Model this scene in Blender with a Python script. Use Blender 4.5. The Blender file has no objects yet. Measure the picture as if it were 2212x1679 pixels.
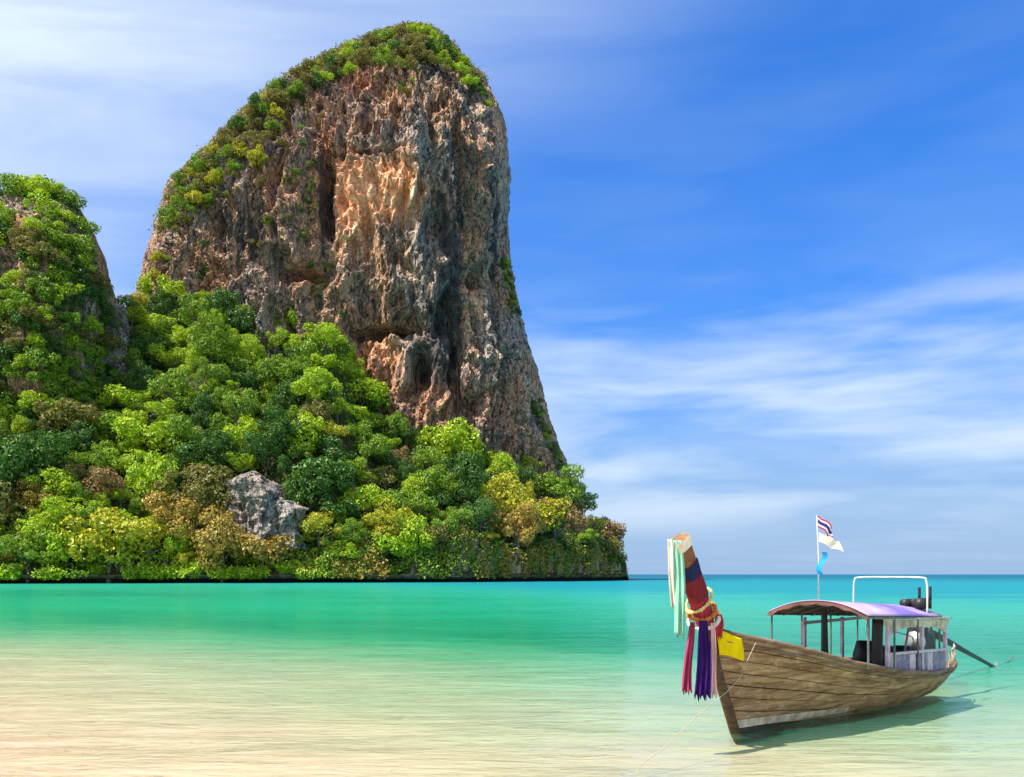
import bpy, bmesh, math, random
import numpy as np
from mathutils import Vector, Matrix

# ------------------------------------------------------------------ camera, sky, sun, exposure
scene = bpy.context.scene
COL = scene.collection
EYE = 2.6                                   # eye height above the water
FOCAL = 28.125
K = 36.0 / FOCAL / 2212.0                   # tangent per plan unit (plan drawn 2212 units wide)
UX, UY = 1106.0, 1241.0                     # plan units of the straight-ahead column and of the horizon

cam_d = bpy.data.cameras.new('camera')
cam_d.lens = FOCAL
cam_d.sensor_width = 36.0
cam_d.shift_y = 0.1815
cam_d.clip_start = 0.1
cam_d.clip_end = 60000.0
cam = bpy.data.objects.new('camera', cam_d)
cam.location = (0, 0, EYE)
cam.rotation_euler = (math.radians(90), 0, 0)
COL.objects.link(cam)
scene.camera = cam

SUN_DIR = Vector((-0.46, -0.28, 0.845)).normalized()      # towards the sun
SUN_EL = math.asin(SUN_DIR.z)
SUN_AZ = math.atan2(SUN_DIR.x, SUN_DIR.y)                 # clockwise from +Y

world = bpy.data.worlds.new('World')
scene.world = world
world.use_nodes = True
wt = world.node_tree
wt.nodes.clear()


class NT:
    """small helper for building node trees"""
    def __init__(self, tree):
        self.t = tree

    def n(self, typ, **kw):
        nd = self.t.nodes.new(typ)
        ins = kw.pop('i', None)
        for a, b in kw.items():
            setattr(nd, a, b)
        if ins:
            for a, b in ins.items():
                self.set(nd.inputs[a], b)
        return nd

    def set(self, sock, v):
        if isinstance(v, bpy.types.NodeSocket):
            self.t.links.new(v, sock)
        elif isinstance(v, bpy.types.Node):
            self.t.links.new(v.outputs[0], sock)
        else:
            sock.default_value = v

    def math(self, op, a, b=0.0, c=0.0, clamp=False):
        nd = self.t.nodes.new('ShaderNodeMath')
        nd.operation = op
        nd.use_clamp = clamp
        for s, v in zip(nd.inputs, (a, b, c)):
            self.set(s, v)
        return nd.outputs[0]

    def vmath(self, op, a, b=(0, 0, 0), scale=None):
        nd = self.t.nodes.new('ShaderNodeVectorMath')
        nd.operation = op
        self.set(nd.inputs[0], a)
        self.set(nd.inputs[1], b)
        if scale is not None:
            self.set(nd.inputs['Scale'], scale)
        return nd.outputs['Value'] if op in ('DOT_PRODUCT', 'LENGTH') else nd.outputs[0]

    def ramp(self, v, lo, hi, a=0.0, b=1.0, smooth=True):
        nd = self.t.nodes.new('ShaderNodeMapRange')
        nd.interpolation_type = 'SMOOTHSTEP' if smooth else 'LINEAR'
        self.set(nd.inputs[0], v)
        for s, x in zip((1, 2, 3, 4), (lo, hi, a, b)):
            self.set(nd.inputs[s], x)
        return nd.outputs[0]

    def mix(self, f, a, b, mode='MIX'):
        nd = self.t.nodes.new('ShaderNodeMix')
        nd.data_type = 'RGBA'
        nd.blend_type = mode
        self.set(nd.inputs[0], f)
        for s, x in ((6, a), (7, b)):
            if isinstance(x, tuple) and len(x) == 3:
                x = (*x, 1)
            self.set(nd.inputs[s], x)
        return nd.outputs[2]

    def noise(self, vec, scale=1.0, detail=4.0, rough=0.55, dist=0.0):
        nd = self.t.nodes.new('ShaderNodeTexNoise')
        self.set(nd.inputs['Vector'], vec)
        nd.inputs['Scale'].default_value = scale
        nd.inputs['Detail'].default_value = detail
        nd.inputs['Roughness'].default_value = rough
        nd.inputs['Distortion'].default_value = dist
        return nd.outputs[0]


w = NT(wt)
sky = w.n('ShaderNodeTexSky', sky_type='NISHITA', sun_disc=False, sun_elevation=SUN_EL, sun_rotation=SUN_AZ,
          air_density=1.0, dust_density=0.8, ozone_density=3.0, altitude=0.0)
hs = w.n('ShaderNodeHueSaturation', i={'Saturation': 1.34, 'Value': 1.0, 'Color': sky})
tc = w.n('ShaderNodeTexCoord')
d3 = tc.outputs['Generated']
sep = w.n('ShaderNodeSeparateXYZ', i={0: d3})
dz = w.math('MAXIMUM', sep.outputs[2], 0.0)
pz = w.math('ADD', dz, 0.07)
plane = w.n('ShaderNodeCombineXYZ', i={0: w.math('DIVIDE', sep.outputs[0], pz), 1: w.math('DIVIDE', sep.outputs[1], pz)})
pm = w.n('ShaderNodeMapping', i={0: plane, 2: (0, 0, math.radians(-9)), 3: (0.40, 0.80, 1)})
c1 = w.noise(pm.outputs[0], 1.0, 6, 0.55, 0.9)
c2 = w.noise(pm.outputs[0], 0.45, 3, 0.5, 0.2)
low = w.math('MULTIPLY', w.ramp(dz, 0.16, 0.50, 1.0, 0.18), w.ramp(dz, 0.0, 0.10, 0.35, 1.0))
streak = w.math('MULTIPLY', w.math('MULTIPLY', w.ramp(c1, 0.40, 0.70), w.ramp(c2, 0.34, 0.58)), low)
az = w.math('ARCTAN2', sep.outputs[0], sep.outputs[1])
puffv = w.n('ShaderNodeCombineXYZ', i={0: w.math('MULTIPLY', az, 2.0), 1: w.math('MULTIPLY', dz, 11.0), 2: 0.9})
pm2 = w.n('ShaderNodeMapping', i={0: puffv, 2: (0, 0, math.radians(-7))})
c4 = w.noise(pm2.outputs[0], 1.55, 5, 0.5, 0.2)
puff = w.math('MULTIPLY', w.ramp(c4, 0.33, 0.68), w.math('MULTIPLY', w.ramp(dz, 0.02, 0.10), w.ramp(dz, 0.22, 0.36, 1.0, 0.08)))
wv = w.n('ShaderNodeMapping', i={0: plane, 2: (0, 0, math.radians(38)), 3: (0.55, 1.9, 1)})
c5 = w.noise(wv.outputs[0], 1.3, 5, 0.55, 0.5)
# thin veil thickening towards the sun's side of the sky
sh = Vector((SUN_DIR.x, SUN_DIR.y, SUN_DIR.z))
near = w.vmath('DOT_PRODUCT', d3, tuple(sh))
veil = w.math('MULTIPLY', w.ramp(near, 0.08, 0.50), w.math('MULTIPLY', w.ramp(c2, 0.10, 0.55, 0.55, 1.0), w.ramp(c5, 0.32, 0.62, 0.58, 1.15)))
dens = w.math('ADD', w.math('MAXIMUM', w.math('MULTIPLY', streak, 0.25), w.math('MULTIPLY', puff, 0.78)), veil, clamp=True)
# bright horizon air compressed evenly over the whole dome
lum = w.vmath('DOT_PRODUCT', hs.outputs[0], (0.3, 0.5, 0.2))
comp = w.math('DIVIDE', 1.48, w.math('ADD', 1.0, w.math('MULTIPLY', lum, 0.26)))
base = w.mix(1.0, w.vmath('SCALE', hs.outputs[0], scale=comp), (0.72, 0.86, 1.14), 'MULTIPLY')
base = w.mix(w.ramp(dz, 0.0, 0.32, 0.85, 0.0), base, (1.70, 2.60, 4.10))       # pale blue sea haze all round the horizon
skyc = w.mix(dens, base, (3.9, 4.55, 5.2))
bg = w.n('ShaderNodeBackground', i={'Color': skyc, 'Strength': 0.11})
wo = w.n('ShaderNodeOutputWorld', i={0: bg})

sun_d = bpy.data.lights.new('sun', 'SUN')
sun_d.energy = 5.0
sun_d.angle = math.radians(0.5)
sun_d.color = (1.0, 0.93, 0.82)
sun = bpy.data.objects.new('sun', sun_d)
sun.rotation_euler = SUN_DIR.to_track_quat('Z', 'Y').to_euler()
COL.objects.link(sun)

scene.view_settings.view_transform = 'Standard'
scene.view_settings.look = 'None'
scene.view_settings.gamma = 1.0
scene.view_settings.exposure = 0.9
scene.render.engine = 'CYCLES'
scene.cycles.max_bounces = 8
scene.cycles.transparent_max_bounces = 16
scene.cycles.use_denoising = True

rng = np.random.default_rng(11)
random.seed(11)

# ------------------------------------------------------------------ numpy noise
_perm = rng.permutation(256)
_perm = np.concatenate([_perm, _perm, _perm])
_grad = rng.normal(size=(256, 3))
_grad /= np.linalg.norm(_grad, axis=1)[:, None]


def gnoise(p):
    p = np.asarray(p, float)
    f = np.floor(p)
    i = f.astype(np.int64) & 255
    r = p - f
    u = r * r * r * (r * (r * 6 - 15) + 10)
    out = np.zeros(len(p))
    for dx in (0, 1):
        wx = u[:, 0] if dx else 1 - u[:, 0]
        a = _perm[(i[:, 0] + dx) & 255]
        for dy in (0, 1):
            wy = u[:, 1] if dy else 1 - u[:, 1]
            b = _perm[a + ((i[:, 1] + dy) & 255)]
            for dzz in (0, 1):
                wz = u[:, 2] if dzz else 1 - u[:, 2]
                g = _grad[_perm[b + ((i[:, 2] + dzz) & 255)]]
                dd = (g[:, 0] * (r[:, 0] - dx) + g[:, 1] * (r[:, 1] - dy) + g[:, 2] * (r[:, 2] - dzz))
                out += wx * wy * wz * dd
    return out * 1.6


def fbm(p, octs=4, gain=0.5):
    p = np.asarray(p, float)
    o = np.zeros(len(p))
    a = 1.0
    for k in range(octs):
        o += a * gnoise(p + 17.3 * k)
        p = p * 2.03
        a *= gain
    return o


def ridged(p, octs=3, gain=0.5):
    p = np.asarray(p, float)
    o = np.zeros(len(p))
    a = 1.0
    for k in range(octs):
        o += a * (1 - 2 * np.abs(gnoise(p + 9.1 * k)))
        p = p * 2.1
        a *= gain
    return o


# ------------------------------------------------------------------ mesh helpers
def mesh_np(name, verts, faces, smooth=False):
    """verts (n,3); faces (m,4) or (m,3)"""
    me = bpy.data.meshes.new(name)
    verts = np.ascontiguousarray(verts, dtype=np.float32)
    faces = np.ascontiguousarray(faces, dtype=np.int32)
    nv, (nf, c) = len(verts), faces.shape
    me.vertices.add(nv)
    me.vertices.foreach_set('co', verts.ravel())
    me.loops.add(nf * c)
    me.loops.foreach_set('vertex_index', faces.ravel())
    me.polygons.add(nf)
    me.polygons.foreach_set('loop_start', np.arange(nf, dtype=np.int32) * c)
    me.polygons.foreach_set('loop_total', np.full(nf, c, dtype=np.int32))
    me.polygons.foreach_set('use_smooth', np.full(nf, smooth))
    me.update(calc_edges=True)
    me.validate()
    return me


def grid_faces(nr, nc, wrap=False):
    r, c = np.meshgrid(np.arange(nr - 1), np.arange(nc if wrap else nc - 1), indexing='ij')
    c2 = (c + 1) % nc
    return np.stack([r * nc + c, r * nc + c2, (r + 1) * nc + c2, (r + 1) * nc + c], -1).reshape(-1, 4)


def attr(me, name, vals):
    a = me.attributes.new(name, 'FLOAT', 'POINT')
    a.data.foreach_set('value', np.ascontiguousarray(vals, dtype=np.float32))


def link(name, me, mat=None, parent=None):
    o = bpy.data.objects.new(name, me)
    COL.objects.link(o)
    if mat is not None and me is not None and not me.materials:
        me.materials.append(mat)
    if parent is not None:
        o.parent = parent
    return o


def tag(o, label=None, cat=None, group=None, kind=None):
    if label: o['label'] = label
    if cat: o['category'] = cat
    if group: o['group'] = group
    if kind: o['kind'] = kind
    return o


def empty(name, loc, rz=0.0):
    o = bpy.data.objects.new(name, None)
    o.location = loc
    o.rotation_euler = (0, 0, rz)
    o.empty_display_size = 0.2
    COL.objects.link(o)
    return o


class MB:
    """collects boxes, bars, tubes and sheets into one mesh"""
    def __init__(self):
        self.v, self.f = [], []

    def add(self, vs, fs):
        b = len(self.v)
        self.v += [tuple(x) for x in vs]
        self.f += [tuple(b + j for j in q) for q in fs]
        return self

    def box(self, c, size, rot=None):
        sx, sy, sz = (x / 2 for x in size)
        vs = [Vector((x, y, z)) for x in (-sx, sx) for y in (-sy, sy) for z in (-sz, sz)]
        if rot is not None:
            vs = [rot @ x for x in vs]
        return self.add([x + Vector(c) for x in vs],
                        [(0, 1, 3, 2), (4, 6, 7, 5), (0, 4, 5, 1), (2, 3, 7, 6), (0, 2, 6, 4), (1, 5, 7, 3)])

    def tube(self, pts, radii, seg=8, cap=True, flat=1.0):
        pts = [Vector(p) for p in pts]
        if not hasattr(radii, '__len__'):
            radii = [radii] * len(pts)
        rings = []
        prev = None
        for i, p in enumerate(pts):
            t = (pts[min(i + 1, len(pts) - 1)] - pts[max(i - 1, 0)]).normalized()
            if prev is None:
                up = Vector((0, 0, 1)) if abs(t.z) < 0.9 else Vector((1, 0, 0))
                e1 = t.cross(up).normalized()
            else:
                e1 = (prev - t * prev.dot(t)).normalized()
            prev = e1
            e2 = t.cross(e1)
            rings.append([p + (e1 * math.cos(2 * math.pi * j / seg) + e2 * math.sin(2 * math.pi * j / seg) * flat) * radii[i] for j in range(seg)])
        vs = [x for r in rings for x in r]
        fs = [(i * seg + j, i * seg + (j + 1) % seg, (i + 1) * seg + (j + 1) % seg, (i + 1) * seg + j)
              for i in range(len(rings) - 1) for j in range(seg)]
        if cap:
            fs.append(tuple(range(seg - 1, -1, -1)))
            fs.append(tuple((len(rings) - 1) * seg + j for j in range(seg)))
        return self.add(vs, fs)

    def sheet(self, rows):
        nr, nc = len(rows), len(rows[0])
        return self.add([p for r in rows for p in r],
                        [(i * nc + j, i * nc + j + 1, (i + 1) * nc + j + 1, (i + 1) * nc + j) for i in range(nr - 1) for j in range(nc - 1)])

    def slab(self, rows, thick):
        """closed sheet: rows of points, thickness along -normal (approx. per vertex vectors)"""
        nr, nc = len(rows), len(rows[0])
        P = np.array([[tuple(p) for p in r] for r in rows])
        du = np.gradient(P, axis=0); dv = np.gradient(P, axis=1)
        N = np.cross(du, dv); N /= (np.linalg.norm(N, axis=2, keepdims=True) + 1e-9)
        Q = P - N * thick
        vs = [tuple(x) for x in P.reshape(-1, 3)] + [tuple(x) for x in Q.reshape(-1, 3)]
        o = nr * nc
        fs = []
        for i in range(nr - 1):
            for j in range(nc - 1):
                a, b, c, d = i * nc + j, i * nc + j + 1, (i + 1) * nc + j + 1, (i + 1) * nc + j
                fs += [(a, d, c, b), (o + a, o + b, o + c, o + d)]
        for i in range(nr - 1):
            a, d = i * nc, (i + 1) * nc
            fs.append((a, o + a, o + d, d))
            a, d = i * nc + nc - 1, (i + 1) * nc + nc - 1
            fs.append((a, d, o + d, o + a))
        for j in range(nc - 1):
            fs.append((j, j + 1, o + j + 1, o + j))
            a = (nr - 1) * nc + j
            fs.append((a, o + a, o + a + 1, a + 1))
        return self.add(vs, fs)

    def mesh(self, name, smooth=False):
        me = bpy.data.meshes.new(name)
        me.from_pydata(self.v, [], self.f)
        bm = bmesh.new(); bm.from_mesh(me)
        bmesh.ops.recalc_face_normals(bm, faces=bm.faces)
        bm.to_mesh(me); bm.free()
        if smooth:
            me.polygons.foreach_set('use_smooth', [True] * len(me.polygons))
        me.update()
        return me

    def build(self, name, mat, parent=None, smooth=False):
        return link(name, self.mesh(name, smooth), mat, parent)


# ------------------------------------------------------------------ materials
def new_mat(name):
    m = bpy.data.materials.new(name)
    m.use_nodes = True
    m.node_tree.nodes.clear()
    return m, NT(m.node_tree)


def finish(t, shader, disp=None, vol=None):
    o = t.n('ShaderNodeOutputMaterial')
    t.set(o.inputs[0], shader)
    if vol is not None:
        t.set(o.inputs[1], vol)


def pos(t):
    return t.n('ShaderNodeNewGeometry').outputs['Position']


def objc(t):
    return t.n('ShaderNodeTexCoord').outputs['Object']


def scaled(t, v, s, rot=(0, 0, 0), loc=(0, 0, 0)):
    return t.n('ShaderNodeMapping', i={0: v, 1: loc, 2: rot, 3: s}).outputs[0]


def bump(t, h, strength=0.5, dist=0.1):
    return t.n('ShaderNodeBump', i={'Strength': strength, 'Distance': dist, 'Height': h}).outputs[0]


def principled(t, color, rough=0.7, normal=None, spec=0.3, metallic=0.0):
    p = t.n('ShaderNodeBsdfPrincipled', i={'Base Color': color if not isinstance(color, tuple) else (*color, 1)[:4], 'Roughness': rough,
                                           'Specular IOR Level': spec, 'Metallic': metallic})
    if normal is not None:
        t.set(p.inputs['Normal'], normal)
    return p


def leaf_mat(name, base, warm, transl=0.32, var=0.35):
    m, t = new_mat(name)
    rnd = t.n('ShaderNodeObjectInfo').outputs['Random']
    n1 = t.noise(pos(t), 0.35, 3, 0.6)
    n2 = t.noise(pos(t), 1.7, 2, 0.6)
    c = t.mix(t.ramp(n1, 0.35, 0.68, 0, 0.85), base, warm)
    c = t.mix(t.ramp(rnd, 0, 1, 0.0, var, False), c, (base[0] * 1.5, base[1] * 1.12, base[2] * 0.9))
    val = t.ramp(n2, 0.3, 0.7, 0.68, 1.35, False)
    hsn = t.n('ShaderNodeHueSaturation', i={'Color': c, 'Value': val, 'Saturation': 1.0})
    dif = t.n('ShaderNodeBsdfDiffuse', i={0: hsn.outputs[0]})
    tr = t.n('ShaderNodeBsdfTranslucent', i={0: hsn.outputs[0]})
    gl = t.n('ShaderNodeBsdfGlossy', i={0: (0.9, 0.9, 0.9, 1), 1: 0.45})
    a = t.n('ShaderNodeMixShader', i={0: transl, 1: dif, 2: tr})
    b = t.n('ShaderNodeMixShader', i={0: 0.03, 1: a, 2: gl})
    finish(t, b)
    return m


LEAF = {
    'bright green': leaf_mat('leaf_bright_green', (0.27, 0.45, 0.013), (0.40, 0.50, 0.02)),
    'green': leaf_mat('leaf_green', (0.13, 0.27, 0.015), (0.25, 0.35, 0.02)),
    'dark green': leaf_mat('leaf_dark_green', (0.04, 0.125, 0.016), (0.09, 0.19, 0.018)),
    'yellow-green': leaf_mat('leaf_yellow_green', (0.34, 0.38, 0.02), (0.48, 0.44, 0.03)),
    'olive': leaf_mat('leaf_olive', (0.15, 0.165, 0.032), (0.24, 0.21, 0.045)),
    'ochre': leaf_mat('leaf_ochre', (0.30, 0.25, 0.045), (0.42, 0.29, 0.05)),
    'russet': leaf_mat('leaf_russet', (0.23, 0.155, 0.06), (0.30, 0.22, 0.075)),
}


def bark_mat():
    m, t = new_mat('bark')
    n = t.noise(scaled(t, objc(t), (3, 3, 0.6)), 2.0, 5, 0.6)
    finish(t, principled(t, t.mix(n, (0.09, 0.065, 0.045), (0.30, 0.25, 0.2)), 0.9))
    return m


BARK = bark_mat()


def rock_mat(name='limestone', green=1.0, sat=1.1, val=1.0):
    m, t = new_mat(name)
    P = pos(t)
    st = scaled(t, P, (1, 1, 0.20))
    big = t.noise(scaled(t, P, (1, 1, 0.35)), 0.045, 4, 0.55, 0.6)
    v1 = t.noise(st, 0.16, 6, 0.62, 0.4)
    v2 = t.noise(st, 0.55, 5, 0.65)
    f1 = t.noise(P, 1.3, 5, 0.7)
    c = t.mix(t.ramp(big, 0.36, 0.62), (0.33, 0.28, 0.25), (0.38, 0.225, 0.14))
    c = t.mix(t.ramp(v1, 0.50, 0.70, 0, 0.8), c, (0.58, 0.38, 0.24))
    c = t.mix(t.ramp(v2, 0.52, 0.80, 0, 0.8), c, (0.72, 0.54, 0.39))
    c = t.mix(t.ramp(v1, 0.48, 0.30, 0, 0.9), c, (0.115, 0.095, 0.09))
    c = t.mix(t.ramp(v2, 0.47, 0.28, 0, 0.9), c, (0.06, 0.05, 0.048))
    orange = t.n('ShaderNodeAttribute', attribute_name='ochre_stain').outputs['Fac']
    red = t.n('ShaderNodeAttribute', attribute_name='red_stain').outputs['Fac']
    om = t.math('MULTIPLY', t.math('ADD', orange, t.math('MULTIPLY', t.math('SUBTRACT', f1, 0.5), 0.8)), t.ramp(orange, 0.05, 0.3), clamp=True)
    oc = t.mix(t.ramp(v2, 0.38, 0.66), (0.78, 0.36, 0.18), (0.90, 0.63, 0.45))
    c = t.mix(t.math('MULTIPLY', om, 0.95), c, oc)
    rm = t.math('MULTIPLY', t.math('ADD', red, t.math('MULTIPLY', t.math('SUBTRACT', f1, 0.5), 0.9)), t.ramp(red, 0.05, 0.3), clamp=True)
    c = t.mix(t.math('MULTIPLY', rm, 0.8), c, t.mix(t.ramp(v2, 0.4, 0.6), (0.48, 0.19, 0.11), (0.62, 0.36, 0.24)))
    hsn = t.n('ShaderNodeHueSaturation', i={'Color': c, 'Value': t.ramp(f1, 0.25, 0.75, 1.10 * val, 2.7 * val, False), 'Saturation': sat})
    c = hsn.outputs[0]
    # joints and cracks
    wob = t.vmath('ADD', P, t.vmath('SCALE', t.n('ShaderNodeTexNoise', i={'Vector': P, 'Scale': 0.25, 'Detail': 4.0}).outputs['Color'], scale=6.0))
    vor = t.n('ShaderNodeTexVoronoi', feature='DISTANCE_TO_EDGE', i={'Vector': scaled(t, wob, (1, 1, 0.32)), 'Scale': 0.22}).outputs['Distance']
    vor2 = t.n('ShaderNodeTexVoronoi', feature='DISTANCE_TO_EDGE', i={'Vector': scaled(t, wob, (1, 1, 0.5)), 'Scale': 0.6}).outputs['Distance']
    crack = t.math('MINIMUM', t.ramp(vor, 0.0, 0.06), t.ramp(vor2, 0.0, 0.07, 0.45, 1.0))
    c = t.mix(t.math('MULTIPLY', t.math('SUBTRACT', 1.0, crack), t.ramp(om, 0.0, 0.8, 0.62, 0.18)), c, (0.07, 0.058, 0.052))
    # weathered pits, given a darker colour
    pit = t.noise(scaled(t, P, (1, 1, 0.55)), 0.75, 3, 0.55, 0.6)
    pit2 = t.noise(scaled(t, P, (1, 1, 0.4)), 0.28, 4, 0.6, 0.8)
    clean = t.math('SUBTRACT', 1.0, t.math('MULTIPLY', om, 0.75), clamp=True)
    c = t.mix(t.math('MULTIPLY', t.ramp(pit, 0.46, 0.35, 0, 0.85), clean), c, (0.07, 0.06, 0.056))
    c = t.mix(t.math('MULTIPLY', t.ramp(pit2, 0.43, 0.32, 0, 0.85), clean), c, (0.085, 0.074, 0.07))
    # black and blue-grey water streaks
    ds_ = t.n('ShaderNodeAttribute', attribute_name='dark_stain').outputs['Fac']
    s3 = t.noise(scaled(t, P, (1, 1, 0.10)), 0.30, 5, 0.6, 0.3)
    sm = t.ramp(t.math('ADD', t.math('MULTIPLY', ds_, 0.42), s3), 0.58, 0.76, 0, 0.9)
    c = t.mix(sm, c, t.mix(f1, (0.055, 0.055, 0.062), (0.15, 0.145, 0.15)))
    # plants and moss on the ledges
    nz = t.n('ShaderNodeSeparateXYZ', i={0: t.n('ShaderNodeNewGeometry').outputs['Normal']}).outputs[2]
    gr = t.n('ShaderNodeAttribute', attribute_name='growth').outputs['Fac']
    mossv = t.math('ADD', t.math('ADD', t.math('MULTIPLY', nz, 0.9), gr), t.math('MULTIPLY', t.math('SUBTRACT', t.noise(P, 0.22, 5, 0.65), 0.5), 1.6))
    moss = t.ramp(mossv, 0.62, 0.86, 0, green)
    c = t.mix(moss, c, t.mix(f1, (0.035, 0.055, 0.014), (0.13, 0.14, 0.03)))
    h = t.math('ADD', t.math('MULTIPLY', v2, 1.2), t.noise(P, 2.2, 6, 0.7))
    finish(t, principled(t, c, 0.92, bump(t, t.math('ADD', t.math('MULTIPLY', crack, 0.8), t.math('ADD', h, t.math('MULTIPLY', pit, 1.5))), 1.0, 1.4), 0.15))
    return m


ROCK = rock_mat()
ROCK_GREY = rock_mat('grey_limestone', 1.0, 0.5, 0.75)


def hill_mat():
    m, t = new_mat('hillside_earth')
    P = pos(t)
    v2 = t.noise(scaled(t, P, (1, 1, 0.25)), 0.5, 5, 0.65)
    f1 = t.noise(P, 0.8, 5, 0.7)
    rock = t.mix(t.ramp(v2, 0.3, 0.7), (0.085, 0.058, 0.044), (0.55, 0.37, 0.23))
    rock = t.mix(t.ramp(f1, 0.45, 0.7, 0, 0.7), rock, (0.25, 0.19, 0.14))
    soil = t.mix(f1, (0.022, 0.036, 0.01), (0.075, 0.085, 0.024))
    nz = t.n('ShaderNodeSeparateXYZ', i={0: t.n('ShaderNodeNewGeometry').outputs['True Normal']}).outputs[2]
    c = t.mix(t.ramp(nz, 0.16, 0.34), rock, soil)
    z = t.n('ShaderNodeSeparateXYZ', i={0: P}).outputs[2]
    foot_z = t.math('ADD', z, t.math('MULTIPLY', t.math('SUBTRACT', f1, 0.5), 1.4))
    c = t.mix(t.ramp(foot_z, 1.0, 1.9), (0.022, 0.024, 0.02), c)        # near-black colour at the foot of the rock
    finish(t, principled(t, c, 0.9, bump(t, t.math('ADD', v2, f1), 0.9, 0.8), 0.15))
    return m


HILL = hill_mat()


def sand_mat():
    m, t = new_mat('sand')
    P = pos(t)
    n = t.noise(P, 0.35, 4, 0.5)
    f = t.noise(P, 9.0, 4, 0.7)
    c = t.mix(t.ramp(n, 0.3, 0.7), (0.50, 0.33, 0.245), (0.55, 0.375, 0.27))
    c = t.mix(t.ramp(f, 0.35, 0.7, 0, 0.3), c, (0.43, 0.295, 0.21))
    rp = t.noise(scaled(t, P, (0.55, 2.3, 1), (0, 0, math.radians(-6))), 1.5, 4, 0.55, 0.8)
    rip = t.math('ABSOLUTE', t.math('SUBTRACT', rp, 0.5))
    h = t.math('ADD', t.math('MULTIPLY', rip, -1.0), t.math('MULTIPLY', f, 0.05))
    finish(t, principled(t, c, 0.9, bump(t, h, 0.8, 0.22), 0.1))
    return m


SAND = sand_mat()


def sea_mat():
    m, t = new_mat('sea_water')
    P = pos(t)
    D = t.n('ShaderNodeAttribute', attribute_name='depth').outputs['Fac']
    D = t.math('MAXIMUM', D, 0.0)
    dn = t.noise(scaled(t, P, (0.35, 1, 1), (0, 0, math.radians(-14))), 0.09, 4, 0.55)
    dn2 = t.noise(scaled(t, P, (0.30, 1.2, 1), (0, 0, math.radians(-8))), 0.55, 4, 0.6, 0.6)
    D = t.math('MULTIPLY', D, t.math('MULTIPLY', t.ramp(dn, 0.25, 0.75, 0.70, 1.30, False), t.ramp(dn2, 0.3, 0.7, 0.74, 1.26, False)))
    tint = t.n('ShaderNodeCombineXYZ', i={0: t.math('POWER', 0.30, D), 1: t.math('POWER', 0.96, D), 2: t.math('POWER', 0.76, D)})
    # light scattered back by the water itself
    sc = t.math('SUBTRACT', 1.0, t.math('POWER', 0.60, D))
    body = t.mix(t.ramp(D, 1.6, 6.0), (0.009, 0.345, 0.200), (0.007, 0.175, 0.222))
    body = t.mix(t.ramp(D, 9.0, 20.0), body, (0.003, 0.085, 0.15))
    tr = t.n('ShaderNodeBsdfTransparent', i={0: tint})
    df = t.n('ShaderNodeBsdfDiffuse', i={0: body})
    inner = t.n('ShaderNodeMixShader', i={0: sc, 1: tr, 2: df})
    # ripples, chop and swell
    w1 = t.noise(scaled(t, P, (0.5, 1.6, 1), (0, 0, math.radians(-5))), 2.2, 4, 0.6, 0.5)
    w2 = t.noise(scaled(t, P, (0.4, 1.3, 1), (0, 0, math.radians(6))), 0.55, 4, 0.6, 0.3)
    w3 = t.noise(scaled(t, P, (0.3, 1.0, 1)), 0.12, 4, 0.6)
    h = t.math('ADD', t.math('MULTIPLY', w1, 0.10), t.math('ADD', t.math('MULTIPLY', w2, 0.5), t.math('MULTIPLY', w3, 0.9)))
    nb = t.n('ShaderNodeBump', i={'Strength': 0.8, 'Distance': 0.7, 'Height': h})
    fr = t.n('ShaderNodeFresnel', i={'IOR': 1.333, 'Normal': nb})
    fc = t.math('MINIMUM', t.math('MULTIPLY', fr, 0.62), t.ramp(D, 0.3, 6.0, 0.50, 0.10))      # open water is choppier and mirrors less
    gl = t.n('ShaderNodeBsdfGlossy', i={0: (1, 1, 1, 1), 1: t.ramp(D, 0.2, 4.0, 0.05, 0.17), 'Normal': nb})
    out = t.n('ShaderNodeMixShader', i={0: fc, 1: inner, 2: gl})
    finish(t, out)
    return m


SEA = sea_mat()


# ------------------------------------------------------------------ sea floor and sea
def depth_at(x, y):
    """water depth, growing away from the beach"""
    s = 0.42 * x + 0.907 * y + 1.4 * np.sin(x * 0.13 + 0.6) + 0.7 * np.sin(x * 0.31 + y * 0.11)
    xs = [-400, -60, -4, 3, 6, 10, 14, 18, 24, 32, 45, 65, 100, 180, 400, 1200, 30000]
    ds = [-6, -3, -0.30, 0.02, 0.05, 0.10, 0.17, 0.27, 0.48, 0.85, 1.7, 3.0, 4.6, 8.0, 14, 28, 40]
    d_ = np.interp(s, xs, ds)
    cove = np.clip((35 - x) / 70, 0, 1) * np.clip((y - 40) / 60, 0, 1) * np.clip((420 - y) / 120, 0, 1)      # made shallower: greener water colour imitates the island's forest reflection
    return d_ * (1 - 0.5 * cove)


def axis_x():
    core = np.arange(-14, 14.01, 0.16)
    outp = [14.0]
    while outp[-1] < 26000:
        outp.append(outp[-1] + 0.16 + (outp[-1] - 14) * 0.10)
    o = np.array(outp[1:])
    return np.concatenate([-o[::-1], core, o])


def axis_y():
    ys = [9.0]
    while ys[-1] < 40000:
        ys.append(ys[-1] * (1.0085 if ys[-1] < 60 else 1.05))
    back = [9.0]
    while back[-1] > -60:
        back.append(back[-1] - 0.5 - (9 - back[-1]) * 0.08)
    return np.concatenate([np.array(back[1:])[::-1], ys])


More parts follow.
